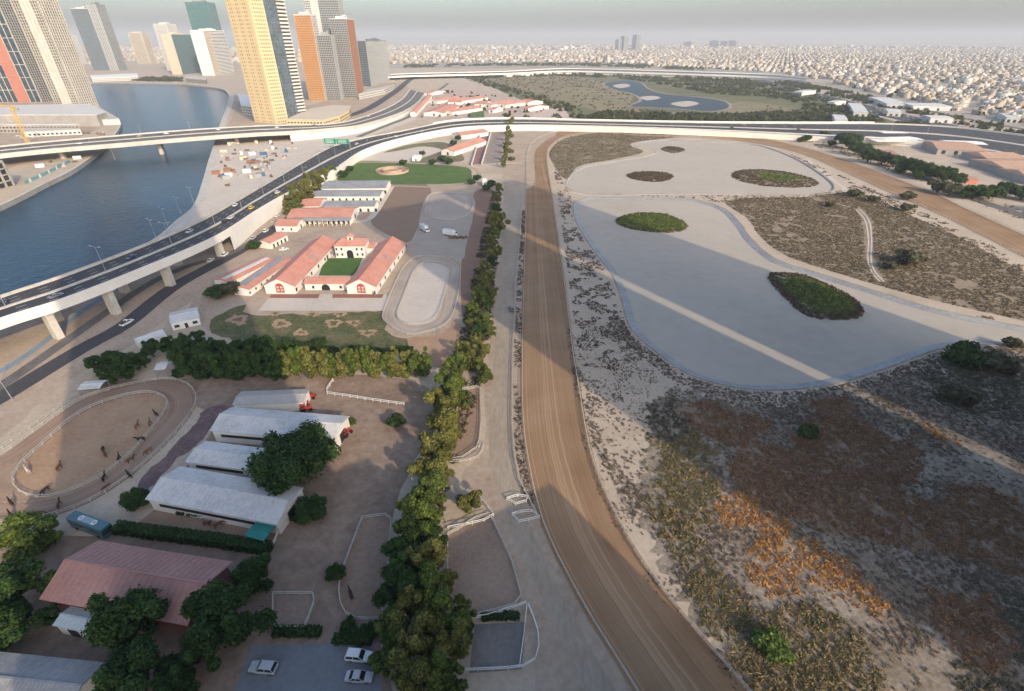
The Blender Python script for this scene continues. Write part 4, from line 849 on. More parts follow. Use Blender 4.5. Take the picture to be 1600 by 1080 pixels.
# ================================================================== FOLIAGE
def leaf_quads(C, N, size, rng, aspect=1.5):
    """one quad per centre C, facing N (roughly), random spin"""
    n = len(C); N = N/np.maximum(np.linalg.norm(N, axis=1, keepdims=True), 1e-6)
    a = rng.normal(size=(n, 3)); t = np.cross(N, a); t /= np.maximum(np.linalg.norm(t, axis=1, keepdims=True), 1e-6); b = np.cross(N, t)
    s = (size if np.ndim(size) else np.full(n, size))[:, None]*rng.uniform(.65, 1.35, (n, 1))
    t = t*s*.5; b = b*s*.5*aspect
    bend = N*s*.18
    V = np.stack([C-t-b, C+t-b*.6, C+t*.8+b+bend, C-t*.7+b*.8-bend], 1).reshape(-1, 3)
    return V, np.arange(4*n).reshape(n, 4)
def crown(name, lobes, n, leaf, seed, pal, flat=1.0, gap=.35):
    rng = np.random.default_rng(seed); Cs, Ns, Ks, Zs = [], [], [], []
    vol = np.array([l[3]*l[4] for l in lobes], float); vol /= vol.sum()
    for (x, y, z, rx, rz_), f in zip(lobes, vol):
        m = int(n*f); d = rng.normal(size=(m, 3)); d /= np.linalg.norm(d, axis=1, keepdims=True)
        # leaves gather in twigs: pull directions towards a few random ones, leaving gaps
        tw = rng.normal(size=(26, 3)); tw /= np.linalg.norm(tw, axis=1, keepdims=True)
        d = d*(1-gap) + tw[rng.integers(0, 26, m)]*gap; d /= np.linalg.norm(d, axis=1, keepdims=True)
        r = rng.uniform(.15, 1, m)**.5*rng.uniform(.75, 1.22, m)
        Cs.append(np.stack([x+d[:, 0]*r*rx, y+d[:, 1]*r*rx, z+d[:, 2]*r*rz_*flat], 1)); Ns.append(d + rng.normal(size=(m, 3))*.55 + np.array([0, 0, .25]))
        Ks.append(np.full(m, rng.uniform(.75, 1.25)))
    C = np.concatenate(Cs); N = np.concatenate(Ns); K = np.concatenate(Ks)
    V, Q = leaf_quads(C, N, leaf, rng)
    pal = np.array(pal); c = pal[rng.integers(0, len(pal), len(C))]*(K*rng.uniform(.8, 1.2, len(C)))[:, None]
    me = np_mesh(name, V, Q, np.repeat(c, 4, 0)); me.materials.append(LEAF); return me
def trunk(name, h, r, lobes):
    mb = MB(); mb.tube([(0,0,-.3), (r*.3, 0, h*.5), (0, r*.2, h)], [r*1.25, r*.9, r*.65], 7)
    for x, y, z, rx, rz_ in lobes[:7]:
        mb.tube([(0, 0, h*.85), (x*.5, y*.5, h*.8+(z-h*.8)*.55), (x*.85, y*.85, z)], [r*.5, r*.34, r*.12], 5)
    me = mb.mesh(name); me.materials.append(BARK); return me
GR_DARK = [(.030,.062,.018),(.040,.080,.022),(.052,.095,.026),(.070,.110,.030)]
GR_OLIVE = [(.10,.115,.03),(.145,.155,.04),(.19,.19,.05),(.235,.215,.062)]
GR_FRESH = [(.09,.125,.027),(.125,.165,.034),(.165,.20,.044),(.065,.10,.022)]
GR_DUST = [(.085,.090,.045),(.110,.110,.060),(.135,.125,.075)]
GR_BRIGHT = [(.105,.165,.035),(.14,.195,.045),(.085,.13,.032)]
def lobes_for(kind, rng):
    L = []
    if kind == 'dome':          # unit: crown radius 1, height ~1.35
        for k in range(22):
            a = rng.uniform(0, 6.28); r = .74*math.sqrt(rng.uniform(0, 1)); L.append((r*math.cos(a), r*math.sin(a), .58+.32*(1-r*r)+rng.uniform(-.24, .1), rng.uniform(.15, .33), rng.uniform(.14, .28)))
        L.append((0, 0, .6, .62, .42))
    elif kind == 'loose':       # irregular taller crown
        for k in range(24):
            a = rng.uniform(0, 6.28); z = rng.uniform(.45, 1.8); r = rng.uniform(.1, .78)*(1.1-.4*abs(z-1.0)); L.append((r*math.cos(a), r*math.sin(a), z, rng.uniform(.13, .34), rng.uniform(.14, .32)))
    elif kind == 'spire':       # narrow upright hedge tree: radius 1, height ~4.6
        for k in range(12):
            z = .7+3.5*k/11; w = .85*(1-.5*(k/11)**1.7); a = rng.uniform(0, 6.28); L.append((.45*math.cos(a), .45*math.sin(a), z+rng.uniform(-.2,.3), w*rng.uniform(.5, .95), rng.uniform(.35, .7)))
    else:                       # low shrub
        for k in range(8):
            a = rng.uniform(0, 6.28); r = rng.uniform(0, .6); L.append((r*math.cos(a), r*math.sin(a), .32+rng.uniform(-.06, .14), rng.uniform(.28, .45), rng.uniform(.26, .38)))
    return L
TREES = {}
def proto(kind, pal, key, n, leaf, nvar=3):
    for v in range(nvar):
        rng = random.Random(hash((kind, key, v)) & 0xffff if False else sum(map(ord, kind+key))*7+v); L = lobes_for(kind, rng)
        cm = crown('crown', L, n, leaf, sum(map(ord, kind+key))+v*31, pal)
        th = {'dome': .62, 'loose': .85, 'spire': 2.6, 'shrub': .2}[kind]; tm = trunk('trunk', th, {'dome': .075, 'loose': .07, 'spire': .13, 'shrub': .05}[kind], L)
        TREES.setdefault((kind, key), []).append((cm, tm))
proto('dome', GR_DARK, 'dark', 12000, .055); proto('dome', GR_DARK, 'huge', 30000, .034, 1); proto('dome', GR_FRESH, 'fresh', 9000, .065, 2); proto('loose', GR_OLIVE, 'olive', 12000, .058, 4); proto('loose', GR_DARK, 'dark', 16000, .05, 3); proto('loose', GR_FRESH, 'fresh', 12000, .058, 3)
proto('spire', GR_DARK, 'dark', 6000, .17, 3); proto('spire', GR_OLIVE, 'olive', 6000, .17, 3); proto('spire', GR_FRESH, 'fresh', 6000, .17, 3)
proto('dome', GR_DUST, 'dust', 2600, .13, 3); proto('dome', GR_DARK, 'far', 1500, .16, 3); proto('shrub', GR_DARK, 'dark', 1800, .13, 2); proto('shrub', GR_BRIGHT, 'bright', 2400, .10, 2); proto('shrub', GR_DUST, 'dust', 1600, .14, 3)
TC = [0]
def tree(kind, key, pos, r, label, group=None, zs=1.0, name='tree', cat='tree'):
    TC[0] += 1; cm, tm = TREES[(kind, key)][TC[0] % len(TREES[(kind, key)])]
    o = empty(name, (pos.x, pos.y, 0), (TC[0]*2.399) % 6.283, label, cat, group); o.scale = (r, r, r*zs)
    link('trunk', tm, None, o); link('crown', cm, None, o); return o
def pxm(v, z=0):
    y = (v-540)/F_PX; return F_PX/((CAM_H-z)/(math.sin(TILT)+y*math.cos(TILT)))
def tree_px(kind, key, u, v, rp, label, group=None, zs=1.0, name='tree', cat='tree', frac=None):
    r = rp/pxm(v); k = {'dome': .8, 'loose': 1.1, 'spire': 2.4, 'shrub': .35}[kind]*zs
    for _ in range(3): z = r*k; r = rp/pxm(v, z)
    p = P(u, v, r*k); return tree(kind, key, p, r, label, group, zs, name, cat)
# the long row of trees between the stables and the service road
ROW = [(779,292,8),(778,308,8),(776,326,9),(780,348,16),(771,368,10),(767,384,9),(763,400,11),(757,418,11),(752,437,12),(745,455,11),(762,470,13),(737,482,12),(755,500,17),(746,520,17),(733,507,10),(722,545,15),(752,546,15),(756,582,15),(714,572,21),(705,602,25),(690,632,28),(718,618,20),(696,668,29),(680,702,31),(666,735,31),(664,770,33),(690,742,20),(650,800,36),(640,836,34),(672,832,27),(628,872,36),(664,876,36),(624,912,37),(666,916,37),(698,905,18),(632,952,37),(680,952,38),(720,962,28),(612,985,30),(656,1000,40),(702,1002,34),(642,1050,38),(692,1052,36),(598,1032,24),(722,990,22),(774,338,10),(772,357,10),(766,374,10),(776,392,9),(770,408,10),(762,430,11),(757,448,11),(748,466,12),(770,455,9),(742,492,12),(764,515,12),(740,530,14),(730,560,15),(745,568,13)]
rg = random.Random(3)
for u, v, rp in ROW:
    key = 'dark' if rg.random() < .15 else ('olive' if rg.random() < .65 else 'fresh')
    seg = 'beside the upper exercise ring' if v < 400 else 'beside the elongated riding track' if v < 530 else 'where the row meets the hedge trees' if v < 640 else 'between barn lane and reddish pen' if v < 790 else 'between the narrow and the bare paddock' if v < 960 else 'overhanging the car park'
    tree_px('loose', key, u, v, rp*1.12, {'dark': 'dark green', 'olive': 'olive yellow', 'fresh': 'fresh green'}[key]+' tree of the long service road row, '+seg, 'long tree row by the service road', rg.uniform(.8, 1.05))
for u, v in ((796,193),(795,202),(793,212),(792,222),(791,232),(789,243),(787,254),(800,190)):
    tree_px('loose', 'olive', u, v, 6.5, 'slender olive tree in the short row beside the striped dusty yard', 'short tree row by the dusty yard', 1.1)
for u, v in ((797,236),(799,248),(796,224),(798,212)): tree_px('shrub', 'dust', u, v, 7, 'dusty low bush along the short tree row', 'bushes along the short tree row', name='bush', cat='bush')
# hedge trees across the middle of the stable grounds
for k in range(30):
    u = 250+k*14.2+rg.uniform(-3, 3); v = 566+rg.uniform(-3, 3); key = 'fresh' if u > 445 else 'dark'  # leaf palette lighter in the sun, darker in the shadow: light put into colour
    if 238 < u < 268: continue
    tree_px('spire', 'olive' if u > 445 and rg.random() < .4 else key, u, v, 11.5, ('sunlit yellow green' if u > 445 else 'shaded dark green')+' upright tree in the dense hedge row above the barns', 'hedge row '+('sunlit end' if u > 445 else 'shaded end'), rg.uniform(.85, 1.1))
for k in range(16):
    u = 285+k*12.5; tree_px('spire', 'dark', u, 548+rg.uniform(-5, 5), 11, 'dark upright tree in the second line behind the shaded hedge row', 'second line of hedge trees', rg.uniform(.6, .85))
for u, v, rp in ((150,568,22),(175,562,24),(200,568,24),(222,562,20),(165,582,18),(190,585,18),(235,545,20),(260,540,18),(285,535,18),(310,530,16)):
    tree_px('loose', 'dark', u, v, rp, 'round dark tree in the clump between training oval and street', 'dark clump by the street', rg.uniform(.65, .85))
for k in range(8): tree_px('dome', 'dark', 345+k*22, 536+rg.uniform(-6, 8), 13, 'dark bush tree along the garden side of the hedge', 'garden side bushes')
for k in range(14): tree_px('dome', 'dark', 470+k*13, 545+rg.uniform(-4, 5), 9, 'small dark shrub behind the sunlit hedge trees', 'shrubs behind the sunlit hedge', name='shrub', cat='shrub')
# single big trees
BIG = [('dome','huge',458,706,74,1.0,'huge round dark green tree overhanging the white barns'),('dome','dark',482,792,30,.9,'smaller dark tree in front of the huge round tree'),('loose','dark',207,960,66,.85,'tall dark tree covering the front of the red riding hall'),('loose','dark',205,1055,62,.8,'dark tree beside the grey corrugated roof'),('loose','dark',352,965,72,.85,'very large dark tree at the right end of the riding hall'),('loose','dark',395,895,38,.9,'upper dark tree by the right end of the riding hall'),('loose','dark',310,1020,42,.8,'dark tree at the corner of the car park'),('loose','fresh',35,846,52,.6,'sunlit bright green tree beside the training oval bus'),('loose','fresh',78,838,26,.6,'small bright green tree touching the bus'),('loose','dark',20,920,56,.8,'dark tree at the left end of the riding hall'),('loose','dark',72,965,26,.7,'small dark tree by the pale blue shed'),('loose','dark',-10,985,50,.8,'dark tree above the grey corrugated roof'),('dome','dark',208,778,26,1.0,'round dark tree at the corner of the largest white barn'),('dome','dark',619,655,17,1.1,'small round dark tree in the sandy lane'),('dome','dark',525,892,19,1.0,'round dark bush tree on the narrow paddock rail'),('loose','dark',270,1075,40,.8,'dark tree at the edge of the car park and shed'),('loose','olive',735,782,24,.8,'thin pale olive tree by the curved paddock rail'),('dome','fresh',548,658,9,1.0,'little bright bush by the red quad at the barn end'),('dome','dark',397,381,14,.8,'green tree between the street and the narrow cottage'),('dome','dark',340,452,22,.7,'broad dark tree beside the street near the long sheds'),('dome','dust',362,448,20,.8,'brownish tree touching the long sheds')]
for kd, ky, u, v, rp, zs, t in BIG: tree_px(kd, ky, u, v, rp, t, None, zs)
for u, v, rp in ((545,978,17),(575,985,17),(560,995,15),(595,978,14)): tree_px('dome', 'dark', u, v, rp, 'dark clipped shrub between the narrow paddock and the car park', 'shrubs above the car park', name='shrub', cat='shrub')
for u, v, rp in ((446,312,15),(460,304,18),(474,295,19),(488,283,18),(502,273,15),(515,268,13),(463,322,13),(480,305,14),(498,287,12),(448,328,9),(452,298,12)):
    tree_px('loose', 'fresh' if u % 2 else 'olive', u, v, rp, 'dense green tree between the highway parapet and the grey stables', 'roadside trees by the stables', .8)
for u, v, rp in ((536,270,10),(546,262,8),(700,250,9),(690,246,8),(716,232,7),(708,222,7),(745,276,8),(736,283,7),(768,285,9),(760,292,8),(716,214,6),(770,196,5),(840,197,7),(868,196,6),(660,238,6),(675,252,7),(630,252,7)):
    tree_px('dome', 'far', u, v, rp, 'small garden tree among the far paddocks and red roofed houses', 'small trees by the far paddocks')
for u, v, rp in ((1290,209,8),(1252,217,5),(1262,214,6),(1318,213,10),(1332,216,14),(1346,228,13),(1360,239,13),(1382,243,12),(1400,247,12),(1420,254,13),(1440,258,15),(1460,264,15),(1480,269,14),(1498,275,11),(1300,222,6),(1408,262,8),(1436,270,9)):
    tree_px('dome', 'dark', u, v, rp*1.3, 'green tree in the belt between the race track bend and the tan villas', 'tree belt by the tan villas', 1.1)
for u, v, rp in ((1470,288,13),(1490,293,13),(1528,296,15),(1552,296,15),(1578,292,15),(1602,298,14),(1510,300,10),(1630,300,16),(1650,318,16)):
    tree_px('dome', 'dust' if u < 1500 else 'dark', u, v, rp*1.3, 'grey green tree beside the outer street near the villas', 'trees by the outer street')
for u, v, rp, t in ((1337,300,13,'dusty bush tree at the end of the upper dry pond'),(1366,309,11,'low dark bush beside the footpath end'),(1421,304,14,'round dusty tree on the race track edge'),(1419,322,13,'second dusty tree below the round one'),(1298,318,9,'small olive bush in the scrub field'),(1424,400,24,'wide olive bush in the middle of the right scrub field'),(1392,413,13,'yellowish low bush beside the wheel tracks'),(1583,534,16,'olive bush at the end of the big dry pond')):
    tree_px('dome', 'dust', u, v, rp, t, None, .75, 'bush_tree', 'bush')
for u, v, rp, t, ky in ((1257,674,23,'round blue green shrub alone among the brown scrub','dark'),(1512,552,38,'wide dark thicket at the corner of the big dry pond','dark'),(1560,566,34,'dusty thicket beside the dark one','dust'),(1500,615,32,'sprawling dusty shrub below the dark thicket','dust'),(1212,1006,36,'bright green shrub in the lower scrub','bright')):
    tree_px('shrub', ky, u, v, rp, t, None, 1.0, 'shrub', 'shrub')
# clipped hedges
def hedge(label, px, w, h):
    pts = resample(PL(px), 1.0); c = sum(pts, Vector())/len(pts); rng = np.random.default_rng(int(abs(c.x)*10)); n = int(len(pts)*w*h*22)
    i = rng.integers(0, len(pts)-1, n); A = np.array([tuple(p) for p in pts]); base = A[i]+(A[i+1]-A[i])*rng.uniform(0, 1, (n, 1))
    f = rng.integers(0, 3, n); off = rng.uniform(-1, 1, n); z = rng.uniform(.05, 1, n); off = np.where(f == 0, -1, np.where(f == 1, 1, off)); z = np.where(f == 2, 1, z)
    t = A[-1]-A[0]; t /= np.linalg.norm(t); nn = np.array([-t[1], t[0], 0])
    C = base + nn*(off*w/2+rng.normal(0, .1, n))[:, None]; C[:, 2] = z*h + rng.normal(0, .08, n)
    N = nn*off[:, None]*(f != 2)[:, None] + np.array([0, 0, 1.])*(f == 2)[:, None] + rng.normal(0, .4, (n, 3))
    V, Q = leaf_quads(C-np.array(tuple(c)), N, .32, rng); col = np.array(GR_DARK)[rng.integers(0, 4, n)]*rng.uniform(.7, 1.1, (n, 1))
    root = empty('hedge', (c.x, c.y, 0), 0, label, 'hedge'); me = np_mesh('hedge_foliage', V, Q, np.repeat(col, 4, 0)); link('hedge_foliage', me, LEAF, root)
    mb = MB(); q = [Vector((p.x, p.y, 0))-Vector((c.x, c.y, 0)) for p in pts]; boxstrip(mb, offset_path(q, w*.36), offset_path(q, -w*.36), [-.1]*len(q), [h*.85]*len(q)); mb.build('hedge_stems', M('hedge_wood', [(.018,.028,.012)]), root)
hedge('long clipped dark hedge between the hedged paddock and the riding hall', [(184,829),(260,839),(340,849),(424,862)], 2.4, 2.0)
hedge('clipped hedge strip along the front of the largest white barn', [(280,802),(340,811),(405,822)], 1.2, 1.2)
hedge('dark hedge below the small square pen', [(428,990),(502,990)], 1.6, 1.3); hedge('dark hedge along the top of the car park', [(522,1001),(582,1001)], 1.6, 1.3)
hedge('brown green hedge at the head of the grey court', [(752,966),(812,964)], 1.4, .9)
# ------------------------------------------------------------------ wild scrub (nobody could count it)
def px_of(X, Y, z=0.0):
    dz = CAM_H-z; f = Y*math.cos(TILT)+dz*math.sin(TILT); return 800+F_PX*X/f, 540+F_PX*(dz*math.cos(TILT)-Y*math.sin(TILT))/f
def vnoise(X, Y, s, seed):
    r = np.random.default_rng(seed); g = r.random((64, 64)); x = X/s; y = Y/s; xi = np.floor(x).astype(int); yi = np.floor(y).astype(int); fx = x-xi; fy = y-yi
    fx = fx*fx*(3-2*fx); fy = fy*fy*(3-2*fy); G = lambda a, b: g[a % 64, b % 64]
    return (G(xi, yi)*(1-fx)+G(xi+1, yi)*fx)*(1-fy)+(G(xi, yi+1)*(1-fx)+G(xi+1, yi+1)*fx)*fy
def scrub(name, label, X, Y, R, Hh, colr, per, leaf, seed, z0=0.0, asp=2.2):
    rng = np.random.default_rng(seed); n = len(X); m = n*per; k = np.repeat(np.arange(n), per)
    d = rng.normal(size=(m, 3)); d /= np.linalg.norm(d, axis=1, keepdims=True); d[:, 2] = np.abs(d[:, 2]); r = rng.uniform(.1, 1, m)**.6
    zz = z0[k] if np.ndim(z0) else z0
    C = np.stack([X[k]+d[:, 0]*r*R[k], Y[k]+d[:, 1]*r*R[k], zz+d[:, 2]*r*Hh[k]+.03], 1)
    V, Q = leaf_quads(C, d*.8+rng.normal(size=(m, 3))*.6, leaf*R[k], rng, asp)
    c = colr[k]*rng.uniform(.7, 1.3, (m, 1)); o = link(name, np_mesh(name, V, Q, np.repeat(c, 4, 0)), SCRUB); o['kind'] = 'stuff'; o['label'] = label; o['category'] = 'scrub'
rng = np.random.default_rng(11)
def loopxy(l): return [(p.x, p.y) for p in l]
POND2o = loopxy(inward(POND2, -1.5)); POND1o = loopxy(inward(POND1, -1.5)); TRK = loopxy(offset_path(TA, 2) + offset_path(TB, -2)[::-1])
n = 110000; X = rng.uniform(8, 190, n); Y = rng.uniform(30, 175, n); U, Vv = px_of(X, Y); ok = ~((Vv > 780) & (U < 850+(Vv-820)*.6)) & ~inside(POND2o, X, Y) & ~inside(TRK, X, Y) & (U < 1780) & (Vv < 1160)
nn1 = vnoise(X, Y, 5, 1); nn2 = vnoise(X, Y, 14, 2); nn3 = vnoise(X, Y, 1.8, 3)
Uj = U+ (nn3-.5)*30; Vj = Vv+(nn1-.5)*26
col = np.zeros((n, 3)); dens = np.zeros(n); big = np.ones(n)
def region(polys):
    r = np.zeros(n, bool)
    for p in polys: r |= inside(p, Uj, Vj)
    return r
base_r = inside([(880,560),(1000,640),(1060,600),(1160,620),(1260,620),(1370,600),(1480,556),(1800,560),(1800,1180),(1250,1180),(1130,1030),(1050,900),(980,800),(930,700)], U, Vv)
pal_dry = np.array([(.203,.155,.121),(.257,.196,.155),(.162,.135,.101),(.297,.236,.176)]); col[:] = pal_dry[rng.integers(0, 4, n)]
dens[base_r] = np.clip((nn1*.5+nn2*.5-.24)*2.8, .12, .85)[base_r]; big[base_r] = .75
for polys, pal, dd, bg_ in ((OLV, [(.230,.189,.097),(.277,.223,.115),(.182,.169,.081),(.324,.243,.128)], .95, 1.1), (DRK, [(.149,.135,.095),(.182,.162,.115),(.115,.115,.078)], .75, 1.0), (BRN, [(.311,.182,.108),(.365,.223,.132),(.263,.155,.095)], .95, 1.05), (ORG, [(.499,.284,.115),(.594,.351,.142),(.405,.223,.097)], .9, 1.05)):
    r = region(polys); p = np.array(pal); col[r] = p[rng.integers(0, len(p), n)][r]; dens[r] = dd*np.clip(.35+nn1*1.1, 0, 1)[r]; big[r] = bg_
# weedy strips beside the track and round the pond
strip_r = ~base_r & (U > 855); dens[strip_r] = np.clip((nn1-.46)*2.2, 0.02, .5)[strip_r]; big[strip_r] = .5
r = inside(loopxy(inward(POND2, -7)), X, Y) & ~inside(POND2o, X, Y); dens[r] = .8; big[r] = .7
dens[inside(loopxy(offset_path(TB, -2)+offset_path(TB, -7)[::-1]), X, Y)] = .4
sandy = inside([(930,640),(1000,615),(1030,700),(1040,800),(990,760),(950,700)], Uj, Vj); dens[sandy] *= .25
ok &= rng.random(n) < dens*.7; X, Y, col, big = X[ok], Y[ok], col[ok], big[ok]; k = len(X)
R = rng.uniform(.3, .85, k)*big; H_ = R*rng.uniform(.4, .85, k)
scrub('scrub', 'dry brown, orange and olive scrub covering the grey sand right of the race track', X, Y, R, H_, col, 15, .22, 5, asp=4.2)
# scrub in the two fields by the ponds and along verges farther off
def field(name, label, poly, n, pal, rr, seed, th=.3, excl=()):
    rng = np.random.default_rng(seed); xs = [p[0] for p in poly]; ys = [p[1] for p in poly]; X = rng.uniform(min(xs), max(xs), n); Y = rng.uniform(min(ys), max(ys), n)
    ok = inside(poly, X, Y) & (vnoise(X, Y, rr*6, seed)*.6+vnoise(X, Y, rr*20, seed+1)*.4 > th)
    for e in excl: ok &= ~inside(e, X, Y)
    X, Y = X[ok], Y[ok]; p = np.array(pal); k = len(X); c = p[rng.integers(0, len(p), k)]; R = rng.uniform(.5, 1.2, k)*rr
    scrub(name, label, X, Y, R, R*rng.uniform(.35, .8, k), c, 5, .46, seed, asp=3.2)
FP = [(.16,.125,.075),(.20,.155,.095),(.135,.11,.065),(.235,.185,.115)]
WT = loopxy(PL([(1334,326),(1347,326),(1364,345),(1366,405),(1384,441),(1370,441),(1352,405),(1348,345)]))
field('scrub', 'low brown scrub on the right field between dry pond and race track bend', loopxy(SCRUB_B), 34000, FP, .55, 21, .30, (WT,)); field('scrub', 'low brown scrub on the upper field inside the track bend', loopxy(SCRUB_A), 14000, FP, .7, 22, .34)
DK = [(.12,.095,.075),(.15,.12,.095),(.185,.145,.115)]
field('scrub', 'dark dry weeds on the sand between race track and big dry pond', loopxy(PL([(868,262),(890,300),(900,350),(935,400),(965,470),(985,525),(1010,560),(960,580),(905,570),(893,470),(874,320),(866,270)])), 16000, DK, .45, 23, .5, (POND2o, POND1o, TRK))
field('scrub', 'weeds growing along the strip between service road and race track', loopxy(PL([(816,330),(821,330),(815,470),(813,600),(815,680),(824,740),(835,790),(826,790),(811,750),(804,680),(804,560),(808,450)])), 5000, DK, .45, 24, .4)
field('scrub', 'weeds on the sandy bank between the two dry ponds', loopxy(PL([(890,300),(1000,306),(1130,306),(1290,306),(1330,296),(1290,302),(1150,322),(1100,312),(960,305)])), 2500, DK, .7, 25, .35, (POND2o, POND1o))
field('scrub', 'scrub along the outer edge of the race track bend', loopxy(PL([(1214,215),(1300,236),(1440,285),(1600,345),(1700,390),(1700,360),(1600,330),(1440,268),(1320,228),(1230,212)])), 3500, FP, .9, 26, .42, (TRK,))
field('scrub', 'scrub along the inner edge of the race track bend', loopxy(PL([(1233,240),(1330,282),(1389,308),(1486,352),(1600,412),(1600,425),(1420,335),(1330,296),(1290,275)])), 2500, FP, .8, 27, .45, (TRK, POND1o))
field('scrub', 'rough weeds and litter in the tree row undergrowth', loopxy(PL([(770,300),(782,300),(775,420),(765,520),(745,620),(700,760),(690,820),(660,820),(690,640),(720,520),(745,400)])), 5000, [(.10,.08,.05),(.12,.11,.05),(.09,.06,.045)], .8, 28, .4)
# pond islands
def island(label, px, green, h, jitc):
    lp = smooth(PL(px, -.6), True, 5); c = sum(lp, Vector())/len(lp); rngs = random.Random(len(label)); root = empty('pond_island', (c.x, c.y, -.8), 0, label, 'island')
    mb = MB(); n = len(lp); rings = []
    for t, z in ((1.0, -.1), (.93, h*.35), (.75, h*.75), (.4, h)): rings.append([((p.x-c.x)*t, (p.y-c.y)*t, z+rngs.uniform(-.1, .1)*(t < 1)) for p in lp])
    vs = [v for r in rings for v in r]+[(0, 0, h)]; fs = [(i*n+k, i*n+(k+1) % n, (i+1)*n+(k+1) % n, (i+1)*n+k) for i in range(3) for k in range(n)]+[(3*n+k, 3*n+(k+1) % n, 4*n) for k in range(n)]
    mb.add(vs, fs); mb.build('island_soil', SCRUBG, root)
    poly = [(p.x, p.y) for p in lp]; xs = [p[0] for p in poly]; ys = [p[1] for p in poly]; rng = np.random.default_rng(len(label)); m = int(min(abs(area2(lp))/2*2.2, 1500))
    X = rng.uniform(min(xs), max(xs), m*2); Y = rng.uniform(min(ys), max(ys), m*2); ok = inside(poly, X, Y); X, Y = X[ok], Y[ok]
    rad = np.clip(np.hypot((X-c.x)/(max(xs)-min(xs))*2, (Y-c.y)/(max(ys)-min(ys))*2), 0, 1); g = np.array([(.13,.165,.045),(.17,.195,.055),(.105,.14,.036)]); b = np.array([(.12,.09,.06),(.15,.115,.075)])
    gs = inside([( (p[0]-jitc[0]-c.x)*jitc[2]+c.x+jitc[0], (p[1]-jitc[1]-c.y)*jitc[2]+c.y+jitc[1]) for p in poly], X, Y) if green else np.zeros(len(X), bool)
    colr = np.where(gs[:, None], g[rng.integers(0, 3, len(X))], b[rng.integers(0, 2, len(X))]); R = rng.uniform(.4, .9, len(X))*(1 if m < 1500 else 1.4); d = rng.random(len(X)) < (.9 if green else .6)
    k = np.where(d)[0]; rr = np.random.default_rng(5); per = 9; kk = np.repeat(k, per); dd = rr.normal(size=(len(kk), 3)); dd /= np.linalg.norm(dd, axis=1, keepdims=True); dd[:, 2] = np.abs(dd[:, 2])
    C = np.stack([X[kk]-c.x+dd[:, 0]*R[kk], Y[kk]-c.y+dd[:, 1]*R[kk], h*(1-rad[kk]**2)*.95+dd[:, 2]*R[kk]*.6], 1); V, Q = leaf_quads(C, dd+rr.normal(size=dd.shape)*.5, .5*R[kk], rr, 2)
    o = link('island_plants', np_mesh('island_plants', V, Q, np.repeat(colr[kk]*rr.uniform(.7, 1.3, (len(kk), 1)), 4, 0)), SCRUB, root); o['kind'] = 'stuff'
island('big oval island of green reeds in the shaded part of the large dry pond', [(1202,430),(1249,429),(1295,447),(1338,470),(1344,492),(1303,499),(1264,493),(1233,470)], True, 1.0, (2.0,-1.6,.80))
island('green reed island near the head of the large dry pond', [(963,346),(985,335),(1030,333),(1064,345),(1070,358),(1040,363),(990,358)], True, 1.0, (0,0,.97))
island('long island with a green patch in the upper dry pond', [(1146,270),(1170,265),(1220,268),(1265,278),(1278,288),(1250,293),(1190,290),(1150,280)], True, 1.1, (10,2,.55))
island('brown island with a pale centre in the upper dry pond', [(980,274),(1000,269),(1040,270),(1051,277),(1030,284),(995,281)], False, 1.0, (0,0,1))
island('smallest brown island at the far end of the upper dry pond', [(1033,233),(1048,229),(1066,232),(1068,236),(1050,239)], False, .8, (0,0,1))
# far woods of the reserve and belts among the houses (read as one mass)
def wood(name, label, poly, n, rr, pal, seed, th=.0, hz=1.3):
    rng = np.random.default_rng(seed); xs = [p[0] for p in poly]; ys = [p[1] for p in poly]; X = rng.uniform(min(xs), max(xs), n); Y = rng.uniform(min(ys), max(ys), n)
    ok = inside(poly, X, Y) & (vnoise(X, Y, rr*9, seed) > th) & ~inside(loopxy(LAKE), X, Y); X, Y = X[ok], Y[ok]; k = len(X); p = np.array(pal); R = rng.uniform(.6, 1.3, k)*rr
    scrub(name, label, X, Y, R, R*hz*rng.uniform(.8, 1.3, k), p[rng.integers(0, len(p), k)], 26, .5, seed)
WP = [(.045,.06,.025),(.06,.075,.03),(.075,.085,.035),(.09,.095,.045)]
wood('reserve_wood', 'belt of trees along the highway side of the green reserve', loopxy(PL([(905,187),(940,176),(1000,176),(1080,180),(1180,178),(1260,176),(1380,190),(1100,190),(960,190)])), 2600, 2.6, WP, 31, .2)
wood('reserve_wood', 'dark tree belt along the street side of the green reserve', loopxy(PL([(722,122),(745,121),(800,138),(850,152),(900,168),(925,186),(895,186),(870,172),(820,152),(760,135)])), 1100, 3.0, WP, 32)
wood('reserve_wood', 'trees across the far side of the green reserve', loopxy(PL([(690,121),(800,118),(900,115),(1000,119),(1150,122),(1240,140),(1330,166),(1370,186),(1260,176),(1240,160),(1180,150),(1130,150),(1020,130),(980,124),(880,119),(760,123)])), 9000, 3.2, WP, 33, .42)
wood('reserve_bushes', 'bushes scattered over the reserve meadow', loopxy(PL([(745,123),(800,119),(900,121),(940,128),(985,145),(985,164),(1010,172),(1100,179),(1230,172),(1200,160),(1140,178),(960,176),(900,165),(840,150),(790,136)])), 2600, 1.6, [(.10,.10,.05),(.13,.12,.065),(.07,.08,.035)], 37, .45, .9)
wood('street_trees', 'trees between the motorway and the dense quarter of houses', loopxy(PL([(1200,120),(1320,143),(1420,166),(1520,190),(1650,214),(1650,222),(1520,200),(1420,178),(1320,155),(1210,130)])), 3000, 3.0, WP, 34, .35)
wood('street_trees', 'green belt in front of the distant houses', loopxy(PL([(620,107),(760,103),(900,103),(1010,107),(1100,110),(1100,106),(1000,101),(850,99),(640,102)])), 3800, 4.0, WP, 35, .4)
